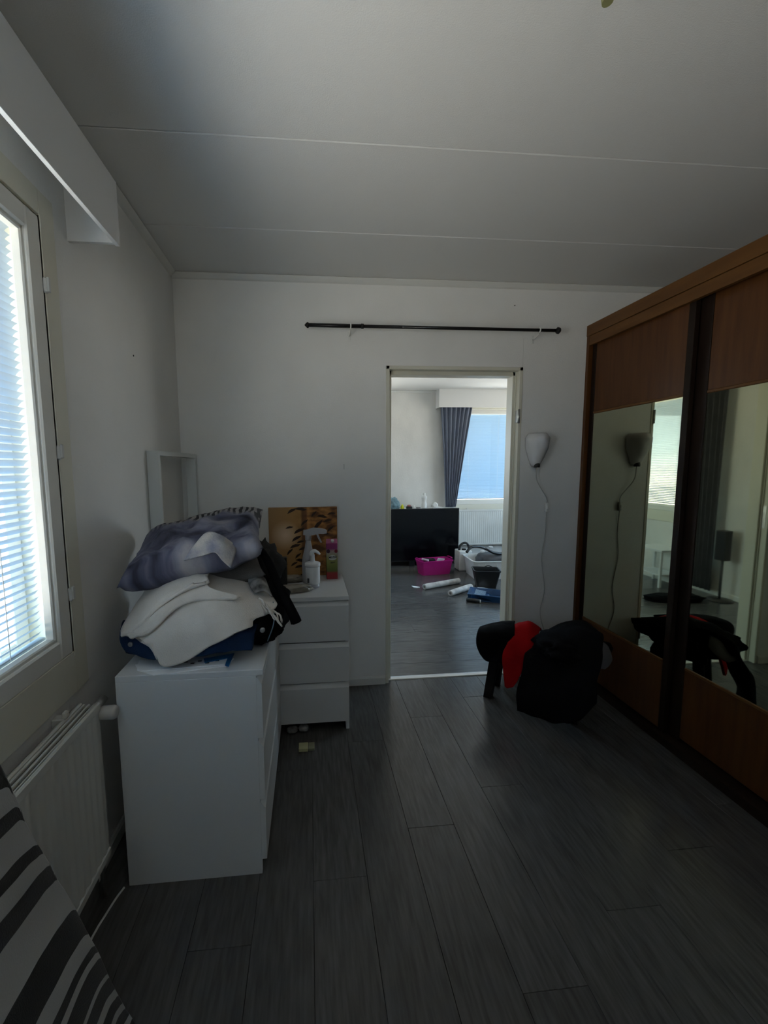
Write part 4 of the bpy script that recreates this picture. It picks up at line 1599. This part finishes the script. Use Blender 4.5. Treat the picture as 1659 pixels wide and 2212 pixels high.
c6 = [[on_y(px, py, y - 0.03) for px, py, y in r] for r in (
    ((1108, 1352, 2.54), (1128, 1350, 2.54), (1150, 1352, 2.52), (1168, 1362, 2.50)),
    ((1106, 1356, 2.42), (1126, 1348, 2.42), (1146, 1347, 2.40), (1166, 1362, 2.38)),
    ((1099, 1384, 2.34), (1116, 1378, 2.33), (1138, 1380, 2.31), (1154, 1390, 2.29)),
    ((1087, 1412, 2.315), (1104, 1412, 2.30), (1124, 1414, 2.285), (1140, 1420, 2.27)),
    ((1085, 1446, 2.310), (1098, 1448, 2.30), (1112, 1450, 2.285), (1126, 1454, 2.27)),
    ((1090, 1482, 2.305), (1096, 1486, 2.30), (1102, 1486, 2.29), (1108, 1484, 2.28)))]
sheet('red_shirt', red_c, None, surface(c6, 40, 30, 0.006, 12, 5.0), 0.014, base=(1.22, 2.38, 0.37))
tag(C.objects['red_shirt'], 'red garment trailing down from the bench between black clothes', 'garment')
t = thing('black_coat', (1.5, 2.1, 0.37), 'large heaped black coat spilling over the bench towards the mirror', 'coat')
c7 = [[on_y(px, py, y - 0.03) for px, py, y in r] for r in (
    ((1150, 1400, 2.44), (1180, 1372, 2.50), (1215, 1352, 2.46), (1255, 1345, 2.38), (1285, 1362, 2.24)),
    ((1142, 1404, 2.32), (1172, 1376, 2.34), (1210, 1354, 2.30), (1254, 1350, 2.20), (1300, 1378, 2.06)),
    ((1134, 1425, 2.25), (1168, 1405, 2.22), (1206, 1385, 2.16), (1250, 1382, 2.08), (1300, 1405, 1.98)),
    ((1124, 1470, 2.22), (1165, 1465, 2.17), (1205, 1455, 2.10), (1248, 1445, 2.02), (1296, 1445, 1.95)),
    ((1116, 1505, 2.20), (1165, 1510, 2.12), (1208, 1508, 2.04), (1250, 1495, 1.96), (1290, 1478, 1.93)),
    ((1118, 1535, 2.20), (1166, 1552, 2.11), (1210, 1562, 2.02), (1252, 1556, 1.94), (1288, 1520, 1.92)))]
sheet('drape', black_c, t, surface(c7, 40, 44, 0.010, 9, 7.0, 0.03), 0.020)
part(lump((1.47, 2.15, 0.43), (0.19, 0.16, 0.075), 0.2, 2, 4.0, 0.372, 4, 0.85, wrinkle=0.06), 'bundle', black_c, t)
c8 = [[on_y(px, py, y) for px, py, y in r] for r in (
    ((1292, 1384, 2.03), (1308, 1394, 2.01), (1316, 1408, 2.0)), ((1296, 1400, 1.99), (1312, 1412, 1.97), (1320, 1424, 1.97)), ((1290, 1430, 1.965), (1302, 1432, 1.955), (1316, 1434, 1.955)), ((1278, 1440, 1.955), (1292, 1444, 1.945), (1304, 1446, 1.945)))]
sheet('grey_towel', mat('grey_towel_cloth', (0.10, 0.10, 0.105), 0.95, var=0.1, bump=0.3, bscale=200), None, surface(c8, 20, 16, 0.003, 14, 1.0), 0.016, base=(1.66, 1.98, 0.35))
tag(C.objects['grey_towel'], 'grey cloth corner peeping from under the black coat', 'towel')

# ================================================================== THE NEXT ROOM
# pelmet, curtain, radiator
t = thing('curtain_pelmet', (1.93, 6.12, 2.335), 'long white pelmet running above the grey curtain to the ceiling', 'pelmet')
g = G()
g.box((1.93, 6.105, 2.335), (4.38, 6.12, ZC - 0.001), bev=0.001)
part(g, 'front_board', pelmet_m, t)
g = G()
g.box((1.93, 6.12, 2.335), (1.945, YF, ZC - 0.001), bev=0.001)
part(g, 'end_board', pelmet_m, t)
g = G()
g.box((1.96, 6.175, 2.40), (4.36, 6.20, 2.42))
part(g, 'curtain_rail', trim_m, t)


def curtain(name, mp, top, bot, z1, z0, waves, depth, m, label, n0):
    rows = []
    nz_, nu_ = 24, 120
    for i in range(nz_):
        v = i / (nz_ - 1)
        e2 = v ** 0.8
        a = top[0] + (bot[0] - top[0]) * e2
        b_ = top[1] + (bot[1] - top[1]) * v ** 0.9
        row = []
        for k in range(nu_):
            u = k / (nu_ - 1)
            ph = u * waves * 2 * math.pi + 0.6 * math.sin(u * 9) + 0.3 * math.sin(v * 2)
            d = depth * (1 - 0.35 * v) * math.sin(ph)
            row.append(mp(a + (b_ - a) * (u + 0.012 * math.sin(2 * ph)), n0 + d, z1 + (z0 - z1) * v))
        rows.append(row)
    g = G()
    g.grid(rows)
    base = mp((top[0] + top[1]) / 2, n0, z0)
    o = g.done(name, m, None, base=base)
    md = o.modifiers.new('thickness', 'SOLIDIFY')
    md.thickness = 0.003
    tag(o, label, 'curtain')
    return o


cur_m = mat('curtain_grey_blue', (0.13, 0.15, 0.20), 0.85, var=0.12, vscale=10, stretch=(1, 1, 0.4), bump=0.1, bscale=200)
curtain('curtain', mapF, (1.965, 2.47), (2.075, 2.235), 2.40, 0.845, 7, 0.022, cur_m, 'grey-blue gathered curtain beside the window in the next room', 0.105)
radiator(mapF, 2.29, 3.65, 0.24, 0.795, 'white ribbed radiator under the window in the next room', valve=False)

# white sideboard and television
t = thing('sideboard', (1.40, 6.12, 0), 'long white sideboard behind the black television', 'sideboard')
g = G()
g.box((0.70, 5.985, 0.822), (2.20, 6.245, 0.842), bev=0.002)
part(g, 'top', white_furn, t)
for x in (0.70, 2.182):
    g = G()
    g.box((x, 5.99, 0), (x + 0.018, 6.245, 0.822), bev=0.001)
    part(g, 'side_panel', white_furn, t)
for k in range(3):
    x = 0.72 + k * 0.488
    g = G()
    g.box((x, 5.985, 0.06), (x + 0.482, 6.003, 0.818), bev=0.001)
    part(g, 'cupboard_door', white_furn, t)
g = G()
g.box((0.718, 6.235, 0.05), (2.182, 6.243, 0.822))
part(g, 'back_panel', white_furn, t)
SBZ = 0.842
t = thing('television', (1.50, 5.90, 0), 'large glossy black flat television standing on the floor', 'television')
g = G()
g.box((0.79, 5.895, 0.075), (2.190, 5.93, 0.855), bev=0.004)
part(g, 'housing', black_m, t)
g = G()
g.box((0.80, 5.8925, 0.090), (2.180, 5.8955, 0.847))
part(g, 'screen', mat('tv_screen', (0.002, 0.002, 0.003), 0.16, var=0.1, spec=0.22), t)
g = G()
arc = []
for k in range(25):
    a = math.radians(-100 + k * 95 / 24)
    arc.append(Vector((1.70 + 0.36 * math.cos(a), 5.96 + 0.31 * math.sin(a), 0.010)))
g.tube(arc, 0.010, 8)
g.tube([p + Vector((0.0, 0.035, 0.006)) for p in arc], 0.008, 8)
tag(part(g, 'stand_foot', mat('stand_dark', (0.02, 0.02, 0.022), 0.25, var=0.1), t), label='dark curved stand foot')
g = G()
g.box((1.45, 5.90, 0.0), (1.53, 5.92, 0.10), bev=0.004)
part(g, 'stand_neck', black_m, t)

# things on the sideboard
yy = 6.07


def at_sb(px, py=1098):
    return on_y(px, py, yy)


p = at_sb(856)
g = lump((p.x - 0.03, yy, SBZ + 0.075), (0.105, 0.07, 0.10), 0.22, 1.6, 2.0, SBZ + 0.001, 4, 1.0, wrinkle=0.08)
for v in g.bm.verts:                      # crumpled into a peak
    hgt = max(0, v.co.z - SBZ)
    k = max(0.15, 1 - hgt / 0.19)
    v.co.x = p.x - 0.045 + (v.co.x - p.x + 0.03) * (0.55 + 0.6 * k)
tag(g.done('cleaning_cloth', mat('cloth_blue', (0.16, 0.26, 0.30), 0.9, var=0.15), None, base=(p.x, yy, SBZ)), 'light blue cleaning cloth crumpled into a peak on the sideboard', 'cloth')
p = at_sb(868)
g = G()
g.lathe([(0.026, 0), (0.028, 0.012), (0.026, 0.035), (0.012, 0.055), (0.010, 0.065), (0.006, 0.068)], (p.x, yy - 0.03, SBZ), 18)
tag(g.done('glue_bottle', mat('bright_yellow', (0.55, 0.55, 0.01), 0.4, var=0.05), None, base=(p.x, yy - 0.03, SBZ)), 'small bright yellow squeeze bottle on the sideboard', 'bottle')
p = at_sb(882)
t = thing('tape_measure', (p.x, yy - 0.04, SBZ), 'black tape measure with a reddish top on the sideboard', 'tape measure')
g = G()
g.box((p.x - 0.042, yy - 0.07, SBZ), (p.x + 0.042, yy - 0.02, SBZ + 0.038), bev=0.006)
part(g, 'case', black_m, t)
g = G()
g.lathe([(0.030, 0.036), (0.030, 0.052), (0.020, 0.060)], (p.x, yy - 0.045, SBZ), 16)
part(g, 'cap', mat('dull_red', (0.30, 0.12, 0.12), 0.5, var=0.1), t)
p = at_sb(893)
g = G()
g.lathe([(0.022, 0), (0.026, 0.05), (0.024, 0.05), (0.020, 0.006)], (p.x, yy, SBZ), 18, caps=True)
tag(g.done('plastic_cup', trim_m, None, base=(p.x, yy, SBZ)), 'small white plastic cup on the sideboard', 'cup')
p = at_sb(903)
g = G()
g.box((p.x - 0.03, yy - 0.04, SBZ), (p.x + 0.03, yy, SBZ + 0.022), bev=0.003)
tag(g.done('small_tin', mat('tin_grey', (0.18, 0.18, 0.18), 0.4, var=0.3, vscale=30), None, base=(p.x, yy - 0.02, SBZ)), 'flat grey tin beside the tall white bottle', 'tin')
p = at_sb(916)
t = thing('cleaner_bottle', (p.x, yy, SBZ), 'tall white bottle with sloping shoulders on the sideboard', 'bottle')
g = G()
g.lathe([(0.036, 0), (0.040, 0.006), (0.040, 0.06), (0.034, 0.09), (0.034, 0.12), (0.041, 0.15), (0.042, 0.175), (0.020, 0.200)], (p.x, yy, SBZ), 22)
part(g, 'body', mat('bottle_white', (0.72, 0.72, 0.70), 0.35, var=0.03), t)
g = G()
g.lathe([(0.018, 0.198), (0.020, 0.203), (0.020, 0.228), (0.017, 0.231)], (p.x, yy, SBZ), 18)
part(g, 'cap', trim_m, t)
p = at_sb(939)
t = thing('tape_dispenser', (p.x, yy, SBZ), 'white tape dispenser with a clear roll near the curtain', 'tape dispenser')
g = G()
g.lathe([(0.020, -0.02), (0.042, -0.02), (0.042, 0.02), (0.020, 0.02)], (p.x, yy, SBZ + 0.048), 22, Euler((math.radians(90), 0, 0)).to_matrix())
part(g, 'tape_roll', trim_m, t)
g = G()
g.prism([Vector((p.x - 0.03, yy - 0.018, SBZ)), Vector((p.x + 0.12, yy - 0.018, SBZ)), Vector((p.x + 0.10, yy - 0.018, SBZ + 0.015)), Vector((p.x + 0.05, yy - 0.018, SBZ + 0.03)), Vector((p.x - 0.02, yy - 0.018, SBZ + 0.02))], (0, 0.036, 0))
part(g, 'cutter_base', trim_m, t)


def open_bin(wb, db, wt, dt, h, th, base, rz, g=None, rim=0.0):
    """open tapered box shell"""
    g = g or G()
    R = Matrix.Rotation(rz, 3, 'Z')
    base = Vector(base)

    def loop(w, d, z):
        r = min(w, d) * 0.12
        pts = []
        for sx, sy, a0 in ((1, -1, -90), (1, 1, 0), (-1, 1, 90), (-1, -1, 180)):
            for k in range(4):
                a = math.radians(a0 + 30 * k)
                pts.append(base + R @ Vector((sx * (w / 2 - r) + r * math.cos(a), sy * (d / 2 - r) + r * math.sin(a), 0)) + Vector((0, 0, z)))
        return pts
    loops = [loop(wb, db, 0.0), loop(wt, dt, h)]
    if rim:
        loops += [loop(wt + 2 * rim, dt + 2 * rim, h), loop(wt + 2 * rim, dt + 2 * rim, h + 0.012)]
        loops += [loop(wt - 2 * th, dt - 2 * th, h + 0.012)]
    else:
        loops += [loop(wt - 2 * th, dt - 2 * th, h)]
    loops += [loop(wb - 2 * th, db - 2 * th, th)]
    vs = [[g.bm.verts.new(p) for p in l] for l in loops]
    n = len(vs[0])
    for i in range(len(vs) - 1):
        for k in range(n):
            g.bm.faces.new((vs[i][k], vs[i][(k + 1) % n], vs[i + 1][(k + 1) % n], vs[i + 1][k]))
    g.bm.faces.new(vs[0][::-1])
    g.bm.faces.new(vs[-1])
    return g


# pink crate with things in it
pk = mat('pink_plastic', (0.40, 0.012, 0.17), 0.25, var=0.06, trans=0.0)
pb = Vector((1.69, 5.475, 0.0))
t = thing('storage_crate', pb, 'bright pink plastic storage crate on the floor before the television', 'crate')
part(open_bin(0.40, 0.19, 0.46, 0.235, 0.185, 0.006, pb, math.radians(8), rim=0.008), 'tub', pk, t)
for s in (-1, 1):
    g = G()
    R = Matrix.Rotation(math.radians(8), 3, 'Z')
    g.tube([pb + R @ Vector((s * 0.235, v, 0)) + Vector((0, 0, 0.20 + 0.02 * math.cos(v * 12))) for v in (-0.07, -0.035, 0.0, 0.035, 0.07)], 0.009, 8)
    part(g, 'grip', pk, t)
g = G()
g.box((1.56, 5.44, 0.10), (1.70, 5.52, 0.205), bev=0.005, rot=None)
tag(g.done('tool_pouch', black_m, None, base=(1.63, 5.55, 0.1)), 'black pouch sticking up inside the pink crate', 'pouch')
g = G()
R = Euler((0.5, 0.2, 0.3)).to_matrix()
g.box((1.72, 5.46, 0.14), (1.83, 5.465, 0.215), rot=R)
tag(g.done('white_card', paper_m, None, base=(1.77, 5.45, 0.14)), 'white card leaning inside the pink crate', 'card')
g = G()
g.tube([(1.515, 5.465, 0.205), (1.60, 5.42, 0.19)], 0.016, 10)
tag(g.done('foam_brush', mat('pale_pink_grey', (0.50, 0.42, 0.48), 0.6, var=0.1), None, base=(1.55, 5.44, 0.19)), 'pale roller brush lying on the rim of the pink crate', 'brush')

# white lidded box, appliance and hose
wb_m = mat('box_white', (0.66, 0.67, 0.66), 0.4, var=0.03)
wbp = Vector((2.40, 5.27, 0.0))
t = thing('storage_box', wbp, 'large white plastic storage box with a stepped rim behind the black bucket', 'storage box')
part(open_bin(0.54, 0.40, 0.60, 0.46, 0.235, 0.006, wbp, math.radians(-4), rim=0.016), 'tub', wb_m, t)
R = Matrix.Rotation(math.radians(-4), 3, 'Z')
for u in (-0.15, 0.0, 0.15):
    g = G()
    c = wbp + R @ Vector((u, -0.222, 0)) + Vector((0, 0, 0.14))
    g.box(c - Vector((0.003, 0.012, 0.07)), c + Vector((0.003, 0.012, 0.07)))
    part(g, 'rib', wb_m, t)
t = thing('carpet_cleaner', (2.45, 5.30, 0.01), 'grey cleaning machine with a black hose lying in the white storage box', 'vacuum cleaner')
gm = mat('cleaner_grey', (0.06, 0.06, 0.065), 0.45, var=0.15)
part(lump((2.46, 5.32, 0.185), (0.22, 0.16, 0.115), 0.06, 1.5, 3.0, 0.012, 4, 0.6), 'housing', gm, t)
g = G()
hp = [on_y(px, py, y) for px, py, y in ((1008, 1193, 5.10), (1018, 1182, 5.14), (1034, 1181, 5.18), (1050, 1186, 5.2), (1066, 1194, 5.2), (1082, 1196, 5.22), (1098, 1194, 5.25))]
g.tube(spline(hp, 40), 0.018, 10)
part(g, 'hose', black_m, t)
for px, py in ((1042, 1191), (1060, 1182)):
    c = on_y(px, py, 5.17)
    g = lump(c, (0.03, 0.02, 0.014), 0.05, 1, 1.0, None, 3, 0.7)
    part(g, 'button', wb_m, t)
c = on_y(1002, 1192, 5.62)
t = thing('water_canister', (c.x, c.y, 0), 'white canister with a black arched handle beside the television', 'canister')
g = G()
g.box((c.x - 0.095, c.y - 0.08, 0.0), (c.x + 0.095, c.y + 0.12, 0.285), bev=0.02, seg=3)
part(g, 'body', wb_m, t)
g = G()
g.tube(spline([(c.x - 0.07, c.y, 0.275), (c.x - 0.055, c.y, 0.35), (c.x + 0.0, c.y, 0.385), (c.x + 0.05, c.y, 0.37), (c.x + 0.075, c.y, 0.30)], 24), 0.016, 10)
part(g, 'handle', black_m, t)
g = G()
g.lathe([(0.03, 0.28), (0.03, 0.30), (0.026, 0.304)], (c.x, c.y, 0), 16)
part(g, 'filler_cap', black_m, t)

# black bucket
bb = Vector((2.135, 4.80, 0.0))
t = thing('bucket', bb, 'black rectangular bucket in front of the white storage box', 'bucket')
part(open_bin(0.225, 0.18, 0.305, 0.24, 0.20, 0.005, bb, math.radians(-14), rim=0.006), 'tub', mat('bucket_black', (0.01, 0.01, 0.011), 0.3, var=0.1), t)
g = G()
R = Matrix.Rotation(math.radians(-14), 3, 'Z')
g.tube(spline([bb + R @ Vector((0.0, 0.128, 0)) + Vector((0, 0, 0.205)), bb + R @ Vector((0.05, 0.132, 0)) + Vector((0, 0, 0.222)), bb + R @ Vector((0.10, 0.128, 0)) + Vector((0, 0, 0.206))], 12), 0.006, 8)
part(g, 'grip', black_m, t)

# wallpaper rolls
roll_m = mat('wallpaper_roll', (0.60, 0.59, 0.57), 0.7, color2=(0.36, 0.35, 0.34), vscale=16)


def roll(a, b_, r, label):
    a, b_ = Vector(a), Vector(b_)
    a.z = b_.z = r
    t = thing('wallpaper_roll', ((a + b_) / 2).to_tuple()[:2] + (0,), label, 'roll', 'wallpaper rolls on the floor')
    g = G()
    d = (b_ - a).normalized()
    q = d.to_track_quat('Z', 'Y').to_matrix()
    ln = (b_ - a).length
    g.lathe([(r * 0.45, 0.004), (r * 0.96, 0.0), (r, 0.004), (r, ln - 0.004), (r * 0.96, ln), (r * 0.45, ln - 0.004)], a, 24, q)
    part(g, 'paper', roll_m, t)
    g = G()
    g.lathe([(r * 0.44, 0.002), (r * 0.44, 0.006)], a, 18, q)
    part(g, 'hollow_core', mat('roll_core', (0.16, 0.15, 0.14), 0.9, var=0.1), t)


roll((1.345, 4.73, 0), (1.850, 4.945, 0), 0.034, 'pale wallpaper roll lying alone in the middle of the far floor')
roll((1.565, 4.445, 0), (1.900, 4.680, 0), 0.034, 'pale wallpaper roll lying against the blue paint tray')
g = G()
pa = [on_z(px, py, 0.0) for px, py in ((1027, 1271), (1036, 1268), (1058, 1273), (1052, 1277), (1040, 1274))]
g.prism([Vector((p_.x, p_.y, 0.001)) for p_ in pa], (0, 0, 0.004))
tag(g.done('paper_offcut', paper_m, None, base=(pa[0].x, pa[0].y, 0)), 'flat white paper strip between bucket and blue tray', 'paper')
g = G()
pa = [on_z(px, py, 0.0) for px, py in ((889, 1266), (897, 1267), (907, 1269), (900, 1270), (893, 1269))]
g.prism([Vector((p_.x, p_.y, 0.001)) for p_ in pa], (0, 0, 0.004))
tag(g.done('paper_scrap', paper_m, None, base=(pa[0].x, pa[0].y, 0)), 'tiny white paper scrap at the end of a wallpaper roll', 'paper')

# blue paint tray with roller
tp = Vector((1.940, 4.310, 0))
blue_m = mat('tray_blue', (0.006, 0.045, 0.13), 0.3, var=0.08)
t = thing('paint_tray', tp, 'blue plastic paint tray with raised ribs on the far floor', 'paint tray')
R = Matrix.Rotation(math.radians(-28), 3, 'Z')


def tpt(u, v, z):
    return tp + R @ Vector((u, v, 0)) + Vector((0, 0, z))


g = G()
prof_u = [(-0.20, 0.072), (-0.17, 0.074), (-0.15, 0.064), (0.02, 0.030), (0.05, 0.014), (0.17, 0.012), (0.19, 0.070), (0.205, 0.072)]
rows = []
for v, lift in ((-0.145, None), (-0.132, None), (-0.112, 0), (0.112, 0), (0.132, None), (0.145, None)):
    row = []
    for u, z in prof_u:
        row.append(tpt(u, v, 0.076 if lift is None else z))
    rows.append(row)
g.grid(rows, uv=False)
for f in g.bm.faces:
    f.smooth = False
o = part(g, 'tray_body', blue_m, t)
md = o.modifiers.new('thickness', 'SOLIDIFY')
md.thickness = 0.004
g = G()
g.prism([tpt(-0.18, -0.11, 0.0), tpt(0.17, -0.11, 0.0), tpt(0.17, 0.11, 0.0), tpt(-0.18, 0.11, 0.0)], (0, 0, 0.008))
part(g, 'underside', blue_m, t)
g = G()
for s in (-1, 1):
    g.prism([tpt(-0.185, s * 0.128, 0.0), tpt(-0.16, s * 0.128, 0.0), tpt(-0.155, s * 0.128, 0.074), tpt(-0.195, s * 0.128, 0.074)], R @ Vector((0, s * 0.012, 0)))
part(g, 'foot', blue_m, t)
rib_m = mat('tray_rib', (0.30, 0.42, 0.55), 0.3, var=0.05)
for k in range(5):
    v = -0.085 + k * 0.042
    g = G()
    g.prism([tpt(-0.13, v, 0.062), tpt(-0.02, v + 0.02, 0.042), tpt(-0.02, v + 0.034, 0.042), tpt(-0.13, v + 0.014, 0.062)], (0, 0, 0.008))
    part(g, 'rib', rib_m, t)
t = thing('paint_roller', tpt(-0.12, -0.185, 0), 'small white-ended paint roller on the floor against the blue tray', 'paint roller')
g = G()
a, b_ = tpt(-0.20, -0.175, 0.022), tpt(-0.06, -0.185, 0.022)
g.tube([a, b_], 0.021, 16)
part(g, 'sleeve', black_m, t)
g = G()
dv = (a - b_).normalized()
g.tube([b_, b_ - dv * 0.006], 0.017, 16)
part(g, 'end_cap', trim_m, t)
# white bucket partly behind the jamb
wbk = on_z(1104, 1287, 0)
t = thing('paint_pail', (wbk.x, wbk.y, 0), 'white paint pail half hidden by the door jamb', 'pail')
g = G()
g.lathe([(0.105, 0.0), (0.115, 0.15), (0.120, 0.155), (0.120, 0.165), (0.112, 0.165), (0.104, 0.01)], (wbk.x + 0.06, wbk.y, 0), 28)
part(g, 'shell', wb_m, t)
g = G()
g.tube([(wbk.x + 0.06 - 0.122 * math.cos(math.radians(a)), wbk.y - 0.122 * math.sin(math.radians(a)) * 0.5, 0.14 - 0.12 * math.sin(math.radians(a))) for a in range(0, 181, 12)], 0.0025, 6)
part(g, 'wire_handle', metal_m, t)

# things seen only in the wardrobe mirror
t = thing('side_table', (-0.55, 4.60, 0), 'low white side table under the window reflected in the mirror', 'table')
g = G()
g.box((-0.755, 4.45, 0.43), (-0.44, 4.88, 0.455), bev=0.002)
part(g, 'table_top', white_furn, t)
for x in (-0.735, -0.475):
    for y in (4.465, 4.845):
        g = G()
        g.box((x, y, 0), (x + 0.025, y + 0.025, 0.43), bev=0.001)
        part(g, 'leg', white_furn, t)
g = G()
g.box((-0.74, 4.48, 0.14), (-0.46, 4.86, 0.155), bev=0.001)
part(g, 'lower_shelf', white_furn, t)
curtain('curtain', mapL, (4.10, 4.40), (4.12, 4.36), 2.40, 0.06, 5, 0.03, mat('curtain_dark', (0.05, 0.05, 0.055), 0.9, var=0.15), 'dark floor-length curtain reflected beside the mirrored window', 0.10)
t = thing('curtain_rod', (XL, 5.1, 2.44), 'plain dark rod carrying the floor-length curtain in the next room', 'curtain rod')
g = G()
g.tube([(XL + 0.10, 4.0, 2.41), (XL + 0.10, 6.05, 2.41)], 0.010, 12)
part(g, 'rod', rod_m, t)
for y in (4.05, 6.0):
    g = G()
    g.tube([(XL, y, 2.41), (XL + 0.10, y, 2.41)], 0.007, 8)
    part(g, 'bracket', rod_m, t)
t = thing('speaker', (-0.62, 3.97, 0), 'slim black speaker on a thin stand against the cream wall', 'speaker')
g = G()
g.box((-0.68, 3.93, 0.44), (-0.60, 4.04, 0.76), bev=0.004)
part(g, 'cabinet', black_m, t)
g = G()
g.tube([(-0.64, 3.98, 0.01), (-0.64, 3.98, 0.45)], 0.012, 10)
part(g, 'stand_pole', black_m, t)
g = G()
g.lathe([(0.12, 0), (0.12, 0.01), (0.02, 0.022)], (-0.64, 3.98, 0), 24)
part(g, 'stand_base', black_m, t)
g = lump((-0.18, 4.02, 0.03), (0.26, 0.09, 0.045), 0.2, 2, 3.0, 0.001, 4, 0.8, Matrix.Rotation(0.2, 3, 'Z'), wrinkle=0.05)
tag(g.done('dark_garment', black_c, None, base=(-0.30, 3.95, 0)), 'dark garment lying on the next room floor seen in the mirror', 'garment')
